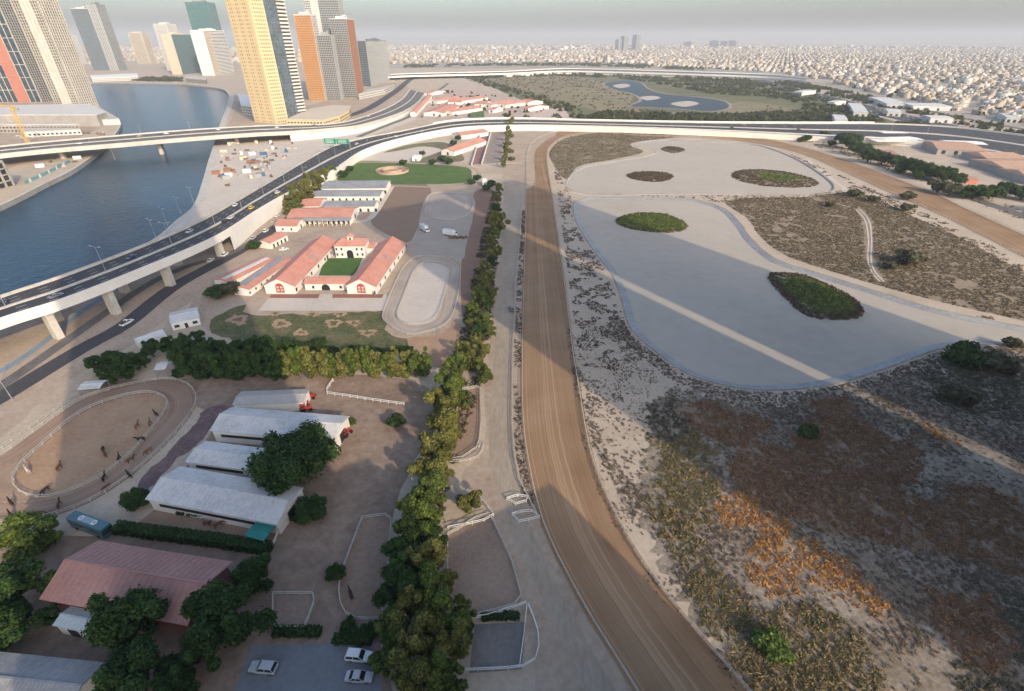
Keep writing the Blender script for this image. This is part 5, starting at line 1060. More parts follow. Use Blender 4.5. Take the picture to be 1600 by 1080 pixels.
wood('verge_trees', 'trees on the verge between motorway and tan roofed villas', loopxy(PL([(1390,186),(1480,203),(1600,228),(1700,250),(1700,262),(1600,240),(1480,215),(1400,196)])), 1500, 2.2, WP, 36, .35)
wood('quay_trees', 'green belt on the quay at the far end of the canal', loopxy(PL([(205,126),(235,121),(285,122),(285,128),(240,128)])), 500, 3.0, WP, 38, .2)
wood('verge_trees', 'dusty trees around the far stables beyond the highway', loopxy(PL([(640,184),(660,160),(700,140),(790,148),(850,168),(880,186)])), 420, 2.4, WP, 39, .5)
# ================================================================== THE CITY IN THE DISTANCE
def hit(poly, X, Y): return inside(poly, X, Y)
rng = np.random.default_rng(50)
CITY = [loopxy(PL([(1115,108),(1215,114),(1310,133),(1425,157),(1525,180),(1650,203),(1900,236),(2400,200),(2400,77),(1000,77),(1010,104)])), loopxy(PL([(560,101),(700,98),(900,97),(1010,100),(1010,80),(560,80)])), loopxy(PL([(560,79),(1600,77),(1600,71),(560,71)])), loopxy(PL([(60,101),(560,97),(560,74),(60,74)]))]
WPAL = np.array([(.46,.42,.36),(.42,.37,.30),(.56,.53,.48),(.36,.31,.25),(.40,.33,.26),(.28,.24,.20)]); RPAL = np.array([(.40,.36,.31),(.33,.28,.23),(.46,.43,.39),(.25,.19,.15)])
BX = np.array([(-.5,-.5,0),(.5,-.5,0),(.5,.5,0),(-.5,.5,0),(-.5,-.5,1),(.5,-.5,1),(.5,.5,1),(-.5,.5,1)]); BF = np.array([(4,5,6,7),(0,1,5,4),(1,2,6,5),(2,3,7,6),(3,0,4,7)])
HS = []
for ci, (poly, pitch, keep) in enumerate(((CITY[0], 25, .72), (CITY[1], 30, .6), (CITY[2], 70, .45), (CITY[3], 42, .4))):
    xs = [p[0] for p in poly]; ys = [p[1] for p in poly]; g = .35; m = int(max(max(xs)-min(xs), max(ys)-min(ys))/pitch*1.0)+2
    gx, gy = np.meshgrid(np.arange(-m, m), np.arange(-m, m)); gx = gx.ravel()*pitch*1.0; gy = gy.ravel()*pitch*.9; gx = gx + np.floor(gx/(pitch*6))*8; gy = gy + np.floor(gy/(pitch*1.8))*7
    cx, cy = (min(xs)+max(xs))/2, (min(ys)+max(ys))/2; X = cx+gx*math.cos(g)-gy*math.sin(g); Y = cy+gx*math.sin(g)+gy*math.cos(g)
    X = X+rng.normal(0, 1.5, len(X)); Y = Y+rng.normal(0, 1.5, len(Y)); dist = np.hypot(X, Y)
    ok = hit(poly, X, Y) & (rng.random(len(X)) < keep*np.clip(1.35-dist/9000, .25, 1)) & (vnoise(X, Y, 160, 60+ci) > .22) & (dist < 9500)
    HS.append(np.stack([X[ok], Y[ok], np.full(ok.sum(), g), np.full(ok.sum(), pitch)], 1))
HS = np.concatenate(HS); HS = HS[np.argsort(np.hypot(HS[:, 0], HS[:, 1]))]; print('houses', len(HS)); U, Vv = px_of(HS[:, 0], HS[:, 1]); vis = (U > -20) & (U < 1620)
order = np.concatenate([np.where(vis)[0], np.where(~vis)[0]]); near = order[:290]; rest = np.setdiff1d(np.arange(len(HS)), near)
def house_boxes(r):
    w, d, h = r.uniform(11, 17), r.uniform(9, 14), r.choice([6.5, 7, 7.5, 9.5]); wc = WPAL[r.randrange(6)]; rc = RPAL[r.randrange(4)]
    B = [((0, 0, 0), (w, d, h), wc), ((0, 0, h), (w-.6, d-.6, .15), rc), ((w*.22*r.choice([-1, 1]), d*.2, h), (4, 4, 2.6), wc), ((-w*.36, -d*.5-1.5, 0), (w*.35, 3.2, 3.2), rc)]
    for z in (1.2, 4.4):
        for k in range(3): B.append(((-w*.33+w*.33*k, -d/2, z), (1.5, .2, 1.5), np.array((.05,.05,.055)))); B.append(((w/2, -d*.3+d*.3*k, z), (.2, 1.4, 1.5), np.array((.05,.05,.055))))
    for sx, sy, lx, ly in ((0, -.5, 1, .02), (0, .5, 1, .02), (-.5, 0, .02, 1), (.5, 0, .02, 1)): B.append(((sx*w, sy*d, h), (max(.3, lx*w), max(.3, ly*d), .8), wc))
    return B
def boxes_mesh(name, B):
    V = np.concatenate([BX*np.array(s)+np.array(c) for c, s, _ in B]); Q = np.concatenate([BF+8*i for i in range(len(B))]); C = np.concatenate([np.tile(np.array(k), (8, 1)) for _, _, k in B])
    me = np_mesh(name, V, Q, C); me.materials.append(HOUSEC); return me
HM = [boxes_mesh('villa', house_boxes(random.Random(i))) for i in range(14)]
for i, j in enumerate(near):
    x, y, g, pt = HS[j]; s = (1.0 if pt < 40 else 2.0)*random.uniform(.9, 1.2); o = link('villa', HM[i % 14]); o.location = (x, y, 0); o.rotation_euler = (0, 0, g+random.choice((0, 1.5708, 3.1416, 4.7124))+random.gauss(0, .05)); o.scale = (s, s, s*random.uniform(.85, 1.15))
    props(o, 'small pale flat roofed villa in the dense quarter beyond the motorway', 'villa', 'villas beyond the motorway')
x, y, g, pt = HS[rest].T; n = len(x); rg2 = np.random.default_rng(51); sc = pt/26
def bulk(w, d, h, ox, oy, oz, col):
    cs, sn = np.cos(g), np.sin(g); L = BX[None]*np.stack([w, d, h], 1)[:, None]+np.stack([ox, oy, oz], 1)[:, None]
    return np.stack([x[:, None]+L[..., 0]*cs[:, None]-L[..., 1]*sn[:, None], y[:, None]+L[..., 0]*sn[:, None]+L[..., 1]*cs[:, None], L[..., 2]], 2).reshape(-1, 3), np.repeat(col, 8, 0)
w = rg2.uniform(10, 18, n)*sc; d = rg2.uniform(9, 15, n)*sc; h = rg2.uniform(5.5, 10, n)*np.sqrt(sc)*np.where(rg2.random(n) < .04, 2.0, 1); wc = WPAL[rg2.integers(0, 6, n)]*rg2.uniform(.85, 1.1, (n, 1)); rc = RPAL[rg2.integers(0, 4, n)]; Z0 = np.zeros(n)
V1, C1 = bulk(w, d, h, Z0, Z0, Z0, wc); V2, C2 = bulk(w*.94, d*.94, Z0+.25, Z0, Z0, h, rc); V3, C3 = bulk(w*.35, d*.35, Z0+2.6, w*.2, d*.15, h, wc)
nr = np.repeat(np.hypot(x, y) < 2600, 8); V2, C2, V3, C3 = V2[nr], C2[nr], V3[nr], C3[nr]
Vv_ = np.concatenate([V1, V2, V3]); Q = (BF[None]+8*np.arange(len(Vv_)//8)[:, None, None]).reshape(-1, 4)
o = link('distant_houses', np_mesh('distant_houses', Vv_, Q, np.concatenate([C1, C2, C3])), HOUSEC); o['kind'] = 'stuff'; o['label'] = 'carpet of pale houses stretching to the hazy horizon'; o['category'] = 'houses'
# trees dotted among the houses
NT = 11000; k = rg2.integers(0, len(HS), NT); X = HS[k, 0]+rg2.normal(0, 11, NT); Y = HS[k, 1]+rg2.normal(0, 11, NT); R = rg2.uniform(2, 5, NT)
scrub('city_trees', 'dark green trees dotted between the distant houses', X, Y, R, R*1.5, np.array(WP)[rg2.integers(0, 4, NT)], 6, 1.1, 52)
# a few far towers on the skyline
for u, v, wp, vt, t in ((968,79,5,62,'slim hazy tower first of the skyline trio'),(977,79,7,57,'broad stepped hazy tower in the middle of the skyline trio'),(996,78,6,55,'tallest hazy twin topped tower of the skyline trio'),(1123,74,3,64,'tiny distant tower at the first gap of the horizon row'),(1136,74,3,65,'tiny distant tower second in the horizon row'),(1151,74,4,64,'tiny distant tower last in the horizon row'),(720,68,34,57.5,'long flat distant hall on the hazy horizon'),(1082,74,5,66,'pale distant block left of the horizon row')):
    tower('skyline_tower', t, (u-wp/2, v), (u+wp/2, v), (u+wp/2+1, v-.6), vt=vt, front=S(G_SKY, GREYC, 4, 6, 2, 1.5), side=None, core=GREYC)

# ================================================================== VEHICLES, HORSES AND STREET FURNITURE
CHROME = M('lamp_glass', [(.75,.74,.70)], rough=.2); REDL = M('tail_lamp', [(.35,.02,.015)], rough=.3)
def paint(name, c): return M('paint_'+name, [c], rough=.28, spec=.6)
PAINT = {'silver': paint('silver', (.45,.46,.47)), 'white': paint('white', (.72,.72,.70)), 'dark': paint('dark', (.03,.032,.036)), 'blue': paint('blue', (.03,.05,.12)), 'taxi': paint('taxi', (.75,.48,.02)), 'grey': paint('grey', (.16,.165,.17)), 'red': paint('red', (.35,.035,.025)), 'teal': paint('teal', (.05,.13,.16)), 'sand': paint('sand', (.42,.36,.27))}
def loft(mb, rings, cap=True):
    n = len(rings[0]); vs = [v for r in rings for v in r]; fs = [(i*n+k, i*n+(k+1) % n, (i+1)*n+(k+1) % n, (i+1)*n+k) for i in range(len(rings)-1) for k in range(n)]
    if cap: fs += [tuple(range(n-1, -1, -1)), tuple((len(rings)-1)*n+k for k in range(n))]
    mb.add(vs, fs)
def car_meshes(kind):
    L, Wd, Hb, Ht = {'sedan': (4.7,1.82,.86,1.44), 'suv': (4.8,1.92,1.02,1.80), 'pickup': (5.3,1.9,1.0,1.78)}[kind]; g = .28
    mb = MB(); st = [(-L/2,.86,.50,Hb-.10),(-L/2+.12,.94,.34,Hb),(-L*.34,1,g,Hb+.02),(0,1,g,Hb),(L*.30,1,g,Hb-.04),(L*.44,.93,.30,Hb-.14),(L/2,.80,.42,Hb-.26)]
    loft(mb, [[(x,-Wd/2*w*.94,z0),(x,Wd/2*w*.94,z0),(x,Wd/2*w,(z0+z1)*.55),(x,Wd/2*w*.93,z1),(x,-Wd/2*w*.93,z1),(x,-Wd/2*w,(z0+z1)*.55)] for x, w, z0, z1 in st])
    cab = {'sedan': (-L*.36,-L*.20,L*.06,L*.22), 'suv': (-L*.47,-L*.40,L*.06,L*.20), 'pickup': (-L*.12,-L*.06,L*.10,L*.24)}[kind]; body = mb
    def ring(z, x0, x1, w): return [(x0,-w,z),(x1,-w,z),(x1,w,z),(x0,w,z)]
    gl = MB(); loft(gl, [ring(Hb-.03, cab[0], cab[3], Wd*.46), ring(Ht-.12, cab[1], cab[2], Wd*.395)])
    rf = MB(); loft(rf, [ring(Ht-.13, cab[1]-.04, cab[2]+.04, Wd*.402), ring(Ht-.03, cab[1]+.04, cab[2]-.06, Wd*.38), ring(Ht, cab[1]+.2, cab[2]-.25, Wd*.33)])
    for s in (-1, 1):
        for a, b, in ((cab[0]+.02, cab[1]), (cab[3]-.02, cab[2]), ((cab[0]+cab[3])/2, (cab[1]+cab[2])/2)): rf.bar((a, s*Wd*.462, Hb-.02), (b, s*Wd*.398, Ht-.12), .09)
    if kind == 'pickup': bd = MB(); bd.box((-L*.31, 0, Hb+.03), (L*.32, Wd*.8, .02))
    wh = MB(); wh.xcyl((0,0,0), .33, .22, 14); rim = MB(); rim.xcyl((0,0,0), .2, .235, 10)
    d = dict(body=(body.mesh('body'), None), windows=(gl.mesh('windows'), GLASSW), roof=(rf.mesh('roof'), None))
    if kind == 'pickup': d['load_bed'] = (bd.mesh('load_bed'), RUBBER)
    for m, mt in d.values():
        if mt: m.materials.append(mt)
    for me in (d['body'][0],):
        for p in me.polygons: p.use_smooth = True
        try: me.set_sharp_from_angle(angle=.6)
        except Exception: pass
    wm, rm = wh.mesh('wheel'), rim.mesh('rim'); wm.materials.append(RUBBER); rm.materials.append(STEEL)
    hl = MB(); hl.box((0,0,0), (.1,.36,.14)); hm_, tm_ = hl.mesh('headlight'), hl.mesh('tail_light'); hm_.materials.append(CHROME); tm_.materials.append(REDL)
    return d, wm, rm, hm_, tm_, L, Wd, Hb
CARS = {k: car_meshes(k) for k in ('sedan', 'suv', 'pickup')}; PM = {}
def car(kind, color, pos, rz, label, group=None, name=None, detail=True):
    d, wm, rm, hm_, tm_, L, Wd, Hb = CARS[kind]; o = empty(name or {'sedan': 'car', 'suv': 'car', 'pickup': 'pickup_truck'}[kind], pos, rz, label, 'car' if kind != 'pickup' else 'pickup', group)
    for k, (m, mt) in d.items():
        if mt is None:
            if (kind, k, color) not in PM: c = m.copy(); c.materials.append(PAINT[color]); PM[(kind, k, color)] = c
            m = PM[(kind, k, color)]
        link(k, m, None, o)
    for x in (-L*.30, L*.31):
        for y in (-Wd*.46, Wd*.46):
            w = link('wheel', wm, None, o); w.location = (x, y, .33)
            if detail: link('rim', rm, None, w)
    if detail:
        for y in (-Wd*.33, Wd*.33):
            h = link('headlight', hm_, None, o); h.location = (L*.47, y, Hb-.24); t = link('tail_light', tm_, None, o); t.location = (-L/2+.06, y, Hb-.18)
    return o
def heading(a, b): p, q = P(*a), P(*b); return math.atan2(q.y-p.y, q.x-p.x)
car('suv', 'silver', P(413,1046), heading((440,1048),(390,1043)), 'silver car parked alone in the middle of the paved car park')
car('sedan', 'silver', P(562,1060), heading((540,1058),(585,1060)), 'silver saloon half under the trees, nearest the bottom of the car park'); car('suv', 'white', P(562,1028), heading((540,1026),(585,1030)), 'white car half under the trees at the top of the car park')
car('suv', 'grey', P(800,484), math.pi/2*1.02, 'dark grey car driving on the gravel service road')
car('pickup', 'white', P(199,506), heading((185,514),(215,498)), 'white pickup on the dark street behind the hedge trees'); 
for u, v, c_, k in ((434,338,'white','sedan'),(428,346,'silver','sedan'),(416,362,'white','suv'),(396,373,'silver','sedan'),(330,408,'white','sedan'),(352,399,'white','suv')):
    car(k, c_, P(u, v), heading((396,377),(432,350)), 'car on the street running below the highway retaining wall', 'cars on the street below the highway')
car('sedan', 'white', P(444,391), heading((440,391),(452,389)), 'white car parked in the lane behind the left stable wing')
def on_road(Hw, u, v):
    best = None
    for i in range(2, len(Hw.F)-2):
        for f in (.1, .18, .26, .33, .4, .6, .68, .75, .82, .9):
            p = Hw.mid(i, f); a, b = px_of(p.x, p.y, p.z); d = (a-u)**2+(b-v)**2
            if best is None or d < best[0]: best = (d, i, f)
    _, i, f = best; p = Hw.mid(i, f); t = Hw.mid(i+1, f)-Hw.mid(i-1, f); return Vector((p.x, p.y, p.z+.03)), math.atan2(t.y, t.x)+(math.pi if f < .5 else 0)
for u, v, c_, k, t in ((391,327,'taxi','suv','bright yellow taxi on the highway above the retaining wall'),(87,464,'grey','sedan','grey saloon on the near highway lanes at the shadow edge'),(205,404,'blue','sedan','dark blue saloon in the shaded far highway lanes'),(8,474,'blue','sedan','dark blue car at the start of the far highway lanes'),(366,340,'white','sedan','white saloon just behind the yellow taxi'),(350,346,'dark','suv','black car behind the white saloon near the taxi'),(435,303,'white','suv','white car ahead of the taxi'),(372,322,'white','sedan','white saloon on the far lanes beside the taxi'),(560,226,'white','sedan','white car beyond the green gantry'),(620,214,'white','suv','white car on the curve after the gantry'),(300,362,'silver','sedan','silver saloon over the canal bank'),(480,262,'grey','sedan','grey car below the gantry'),(655,207,'white','sedan','white car approaching the plum lane'),(1145,199,'dark','suv','dark car by the reserve trees'),(1160,198,'grey','suv','grey car following the dark car'),(1225,200,'dark','suv','first dark car of three by the white canopies'),(1236,201,'dark','sedan','middle dark car of three by the white canopies'),(1246,201,'dark','suv','last dark car of three by the white canopies')):
    p, rz = on_road(HW, u, v); car(k, c_, p, rz, t, None, None, u < 700)
for u, v, c_ in ((130,222,'white'),(262,210,'white'),(345,204,'silver'),(430,200,'white'),(490,197,'grey'),(575,184,'white'),(218,214,'grey')):
    p, rz = on_road(B2, u, v); car('sedan', c_, p, rz, 'small car crossing the canal road bridge', 'cars on the canal bridge', None, False)
MWC = [P(*q) for q in ((1160,122),(1250,143),(1330,163),(1400,181),(1500,203),(1620,228))]; mw = resample(smooth(MWC), 9); rg = random.Random(9)
for i in range(2, len(mw)-2):
    for f in (-17, -13.5, -10, -6.5, 6.5, 10, 13.5, 17):
        if rg.random() < .11:
            t = (mw[i+1]-mw[i-1]).normalized(); p = mw[i]+Vector((-t.y, t.x, 0))*f; p.z = .09
            car('sedan', rg.choice(('white','white','silver','grey','dark')), p, math.atan2(t.y, t.x)+(math.pi if f > 0 else 0), 'tiny car in the motorway traffic beyond the reserve', 'motorway traffic', None, False)
for k in range(34):
    u = 568+(k % 17)*4.2; v = 137-(k//17)*4-(k % 17)*.9; car('sedan', rg.choice(('white','white','silver','grey')), P(u, v), .5, 'tiny parked car at the foot of the blue grey block', 'cars parked by the blue grey block', None, False)
# horse lorry, bus, tractors
def lorry(pos, rz, label):
    o = empty('horse_lorry', pos, rz, label, 'lorry'); mb = MB(); mb.box((-1.1,0,2.0), (6.4,2.5,2.7)); mb.build('box_body', PAINT['white'], o); mb = MB(); loft(mb, [[(2.2,-1.15,.6),(4.1,-1.1,.6),(4.1,1.1,.6),(2.2,1.15,.6)],[(2.2,-1.15,1.7),(4.05,-1.1,1.6),(4.05,1.1,1.6),(2.2,1.15,1.7)],[(2.2,-1.05,2.6),(3.3,-1.0,2.55),(3.3,1.0,2.55),(2.2,1.05,2.6)]]); mb.build('cab', PAINT['white'], o)
    mb = MB(); mb.box((3.78,0,2.08), (.5,1.9,.7)); mb.build('windscreen', GLASSW, o); mb = MB(); mb.box((-.6,0,.62), (8.6,1.1,.3)); mb.build('chassis', RUBBER, o)
    for x in (-3, -1.9, 3.0):
        for y in (-1.05, 1.05): mb = MB(); mb.xcyl((x,y,.5), .5, .32, 14); w = mb.build('wheel', RUBBER, o)
    mb = MB(); mb.box((-1.1,0,3.38), (6.0,2.2,.1)); mb.build('roof_panel', ROOFW, o)
lorry(P(664,361), heading((655,355),(672,366)), 'white horse lorry parked between the raked yard and the upper ring')
lorry(P(505,196) if False else P(704,368), heading((690,366),(720,370)), 'white flat lorry parked by the dark crates at the grey yard edge')
o = empty('coach', P(147,828), heading((120,815),(176,836)), 'dark blue grey coach with two round roof hatches between oval and riding hall', 'bus'); mb = MB()
loft(mb, [[(x,-1.25*w,.35),(x,1.25*w,.35),(x,1.25*w,2.9),(x,1.1*w,3.2),(x,-1.1*w,3.2),(x,-1.25*w,2.9)] for x, w in ((-5.4,.94),(-5.2,1),(5.0,1),(5.3,.95))]); mb.build('body', PAINT['teal'], o)
mb = MB(); mb.box((0,0,2.2), (9.8,2.56,.85)); mb.build('window_band', GLASSW, o); mb = MB(); mb.box((5.28,0,2.0), (.1,2.2,1.3)); mb.build('windscreen', GLASSW, o)
for x in (-2, 2): ringwall(.6, .38, 3.2, 3.32, 16).build('roof_hatch', WHITE, o).location = (x, 0, 0)
for x in (-3.3, 3.4):
    for y in (-1.12, 1.12): mb = MB(); mb.xcyl((x,y,.48), .48, .3, 14); mb.build('wheel', RUBBER, o)
mb = MB(); mb.box((0,0,3.24), (4.6,1.4,.12)); mb.build('roof_panel', M('pale_blue_panel', [(.25,.33,.36)], rough=.4), o)
def tractor(pos, rz, label):
    o = empty('tractor', pos, rz, label, 'tractor'); mb = MB(); mb.box((.9,0,1.05), (1.9,.75,.75)); mb.box((-.6,0,.95), (1.3,.9,.6)); mb.build('bonnet', PAINT['red'], o); mb = MB()
    loft(mb, [[(-1.2,-.65,1.2),(.1,-.65,1.2),(.1,.65,1.2),(-1.2,.65,1.2)],[(-1.1,-.6,2.4),(0,-.6,2.4),(0,.6,2.4),(-1.1,.6,2.4)]]); mb.build('cab_glass', GLASSW, o); mb = MB(); mb.box((-.55,0,2.48), (1.5,1.45,.16)); mb.build('cab_roof', PAINT['red'], o)
    for x, r in ((-.8,.78),(1.4,.46)):
        for y in (-.8, .8): mb = MB(); mb.xcyl((x,y,r), r, .4, 16); mb.build('wheel', RUBBER, o)
    for s in (-1, 1): mb = MB(); mb.box((-.8, s*.8, 1.66), (1.5,.5,.1)); mb.build('mudguard', PAINT['red'], o)
    mb = MB(); mb.cyl((1.3,.3,1.4), .05, .9, 8); mb.build('exhaust', STEEL, o)
tractor(P(473,634), .4, 'orange red tractor at the end of the dusty grey barn'); tractor(P(484,622), .1, 'second orange red tractor just behind the first'); tractor(P(478,642), .5, 'third red tractor in front of the other two'); tractor(P(541,680), 1.2, 'small red tractor beside the gable end of the white barn')
# horses: one continuous skin over a jointed skeleton
def horse_mesh(name, graze, walk):
    nk = [(.62,0,1.38),(.86,0,1.62),(1.06,0,1.86),(1.2,0,1.92),(1.42,0,1.74),(1.58,0,1.60)] if not graze else [(.64,0,1.30),(.95,0,1.12),(1.18,0,.80),(1.26,0,.60),(1.36,0,.36),(1.42,0,.18)]
    V = [(-.72,0,1.32),(-.40,0,1.28),(0,0,1.22),(.40,0,1.26)]+nk; R = [.27,.31,.31,.29,.22,.16,.125,.13,.095,.075]; E = [(i, i+1) for i in range(9)]
    def chain(at, pts, rad):
        prev = at
        for p, r in zip(pts, rad): V.append(p); R.append(r); E.append((prev, len(V)-1)); prev = len(V)-1
    for s, w in ((-1, walk), (1, -walk)):
        y = .19*s; chain(3, [(.50,y,1.02),(.50+w*.5,y,.56),(.48+w*.2,y,.18),(.54+w*.3,y,.03)], [.13,.075,.055,.07]); chain(0, [(-.70,y,1.0),(-.58-w*.5,y,.78),(-.86-w*.7,y,.52),(-.80-w*.6,y,.16),(-.74-w*.6,y,.03)], [.19,.12,.075,.055,.07])
        chain(7, [(V[7][0]-.02, .06*s, V[7][2]+.16)], [.03])
    chain(0, [(-.98,0,1.36),(-1.12,0,1.05),(-1.10,0,.62)], [.07,.09,.04])
    me = bpy.data.meshes.new(name); me.from_pydata(V, E, []); ob = bpy.data.objects.new(name, me); COL.objects.link(ob); sk = ob.modifiers.new('s', 'SKIN'); ss = ob.modifiers.new('u', 'SUBSURF'); ss.levels = 1; ss.render_levels = 1
    for i, d in enumerate(me.skin_vertices[0].data): d.radius = (R[i], R[i]); d.use_root = (i == 0)
    dg = bpy.context.evaluated_depsgraph_get(); out = bpy.data.meshes.new_from_object(ob.evaluated_get(dg)); bpy.data.objects.remove(ob); out.name = name
    for p in out.polygons: p.use_smooth = True
    mn = MB(); a, b, c_ = nk[0], nk[1], nk[2]
    for q, r_ in ((a, b), (b, c_)): mn.bar((q[0]-.12, 0, q[2]+.17), (r_[0]-.1, 0, r_[2]+.13), .07, .16)
    mm = mn.mesh('mane'); mm.materials.append(M('horse_hair', [(.02,.016,.012)])); return out, mm
HORSES = [horse_mesh('horse_a', False, .0), horse_mesh('horse_b', False, .35), horse_mesh('horse_c', True, .15)]
COATS = {'bay': M('bay_coat', [(.10,.045,.022),(.14,.065,.03)], (.3, 1), rough=.6), 'dark bay': M('dark_coat', [(.03,.018,.012),(.05,.028,.018)], (.3, 1), rough=.55), 'chestnut': M('chestnut_coat', [(.19,.08,.035),(.24,.11,.05)], (.3, 1), rough=.6), 'grey': M('grey_coat', [(.42,.40,.37),(.52,.50,.47)], (.3, 1), rough=.65)}
HC = {}
for i, (u, v, coat, pose, where) in enumerate(((245,650,'dark bay',1,'in the training oval'),(216,669,'chestnut',0,'in the training oval'),(236,665,'chestnut',1,'in the training oval'),(221,690,'dark bay',0,'in the training oval'),(163,706,'dark bay',0,'in the training oval'),(166,713,'bay',1,'in the training oval'),(95,733,'chestnut',0,'in the training oval'),(45,738,'grey',1,'in the training oval'),(73,770,'dark bay',2,'in the training oval'),(188,720,'dark bay',1,'in the training oval'),(207,722,'bay',0,'in the training oval'),(204,746,'dark bay',1,'in the training oval'),(165,750,'dark bay',1,'in the training oval'),(168,766,'bay',2,'in the training oval'),(95,792,'bay',1,'in the training oval'),(20,789,'dark bay',1,'in the training oval'),(20,809,'dark bay',1,'in the training oval'),(70,806,'bay',2,'in the training oval'),(233,708,'chestnut',2,'in the training oval'),(326,822,'bay',0,'in the hedged paddock beside the largest barn'),(344,823,'bay',2,'in the hedged paddock beside the largest barn'),(549,932,'dark bay',0,'in the narrow paddock left of the tree row'))):
    key = (pose, coat)
    if key not in HC: m = HORSES[pose][0].copy(); m.materials.append(COATS[coat]); HC[key] = m
    o = link('horse', HC[key]); o.location = P(u, v); o.rotation_euler = (0, 0, (2.2 if pose == 1 else i*1.3)+random.uniform(-.4, .4)); o.scale = (1.02,)*3
    props(o, coat+' horse '+('standing', 'walking', 'grazing')[pose]+' '+where, 'horse', 'horses '+where); link('mane', HORSES[pose][1], None, o)
# lamp posts along the highway median
def lamp_mesh():
    mb = MB(); mb.tube([(0,0,0),(0,0,5),(0,0,10)], [.16,.12,.08], 8); p = mb.mesh('pole'); p.materials.append(STEEL); a = MB()
    for s in (-1, 1): a.tube([(0,0,9.9),(0,s*1.0,10.35),(0,s*2.2,10.5)], [.07,.06,.05], 6)
    am = a.mesh('arm'); am.materials.append(STEEL); h = MB(); h.box((0,0,0), (.35,.9,.16)); hm2 = h.mesh('lantern'); hm2.materials.append(M('lantern_grey', [(.5,.5,.48)], rough=.4)); return p, am, hm2
LP = lamp_mesh()
def lamp(pos, rz, label, group):
    o = empty('street_lamp', pos, rz, label, 'lamp', group); link('pole', LP[0], None, o); link('arm', LP[1], None, o)
    for s in (-1, 1): l = link('lantern', LP[2], None, o); l.location = (0, s*2.4, 10.5)
md = resample(HW.line(.515), 34)
for i in range(1, len(md)-1):
    t = md[i+1]-md[i-1]; u, v = px_of(md[i].x, md[i].y, md[i].z)
    if -40 < u < 1500: lamp((md[i].x, md[i].y, md[i].z+.5), math.atan2(t.y, t.x), 'tall double armed lamp post on the highway median', 'highway median lamps')
md = resample(B2.line(.5), 42)
for i in range(1, len(md)-1):
    u, v = px_of(md[i].x, md[i].y, md[i].z); t = md[i+1]-md[i-1]
    if -40 < u < 640: lamp((md[i].x, md[i].y, md[i].z+.45), math.atan2(t.y, t.x), 'double armed lamp post on the canal road bridge', 'canal bridge lamps')
for u, v in ((3,600),(20,625),(180,250),(303,318),(244,372),(262,353),(283,335)): lamp(tuple(P(u, v)), 1.0, 'single lamp post on the ground by the canal or street', 'ground lamps by canal and street')
lamp(tuple(P(1452,283)), .3, 'lone pale lamp post between the outer street and the race track', None)
# green gantry over the far lanes
p, rz = on_road(HW, 540, 233); i = min(range(len(HW.F)), key=lambda k: (HW.mid(k, .25)-p).length); a, b = HW.mid(i, -.02), HW.mid(i, .52); c = (a+b)/2; tn = HW.mid(i+1, .25)-HW.mid(i-1, .25); tn.z = 0; tn.normalize(); t = Vector((tn.y, -tn.x, 0)); W_ = abs((b-a).dot(t)); print('gantry', W_)
o = empty('sign_gantry', (c.x, c.y, c.z), math.atan2(t.y, t.x), 'green motorway gantry sign over the far highway lanes', 'road sign'); SG = M('sign_green', [(.0,.23,.14),(.0,.27,.17)], (.5,3), rough=.4)
for s in (-1, 1): mb = MB(); mb.cyl((s*W_/2,0,-.2), .22, 8.4, 10); mb.build('post', STEEL, o)
mb = MB(); [mb.bar((-W_/2,y,zz), (W_/2,y,zz), .18) for y in (-.3,.3) for zz in (6.6,8.0)]; mb.build('beam', STEEL, o)
for k, (x, w_) in enumerate(((-W_*.25,W_*.44),(W_*.25,W_*.46))):
    for s in (-1, 1):
        mb = MB(); mb.box((x, s*.48, 7.2), (w_,.12,4.4)); bd = mb.build('sign_board', SG, o); m2 = MB()
        for r_ in range(3):
            q = -w_*.38
            while q < w_*.34: l_ = .25+.3*((r_*7+int(q*10)) % 3); m2.box((x+q+l_/2, s*.56, 8.5-r_*1.2), (l_,.03,.5)); q += l_+.18
        m2.build('lettering', WHITE, bd, kind='stuff')
# yellow tower crane on the far bank
YEL = M('crane_yellow', [(.62,.36,.04),(.70,.43,.06)], (.5,4), rough=.5); b = P(46,228); H_ = max(30, top_z(b.x, b.y, 168)); o = empty('tower_crane', (b.x, b.y, 0), 0, 'yellow lattice tower crane beside the low unfinished block', 'crane')
mb = MB()
for sx in (-1, 1):
    for sy in (-1, 1): mb.bar((sx,sy,-.5), (sx,sy,H_), .3)
for k in range(int(H_/2.5)):
    z = k*2.5
    for (x0,y0),(x1,y1) in (((-1,-1),(1,-1)),((1,-1),(1,1)),((1,1),(-1,1)),((-1,1),(-1,-1))): mb.bar((x0,y0,z), (x1,y1,z+2.5), .16)
mb.build('mast', YEL, o); mb = MB(); jd = Vector((-.85,.53,0))
for s in (-.6, .6): mb.bar(tuple(jd*-14+Vector((0,s,H_))), tuple(jd*42+Vector((0,s,H_))), .25)
mb.bar(tuple(jd*-14+Vector((0,0,H_+1.4))), tuple(jd*42+Vector((0,0,H_+1.4))), .25)
for k in range(-6, 18): mb.bar(tuple(jd*(k*2.3)+Vector((0,.6,H_))), tuple(jd*(k*2.3+1.15)+Vector((0,0,H_+1.4))), .12); mb.bar(tuple(jd*(k*2.3+1.15)+Vector((0,0,H_+1.4))), tuple(jd*(k*2.3+2.3)+Vector((0,-.6,H_))), .12)
mb.build('jib', YEL, o); mb = MB(); mb.box((1.6,0,H_-1.4), (1.8,1.8,2.4)); mb.build('cab', YEL, o); mb = MB(); mb.box(tuple((jd*-13).xy)+(H_-1,), (3,2,2.4)); mb.build('counterweight', CONC_D, o)
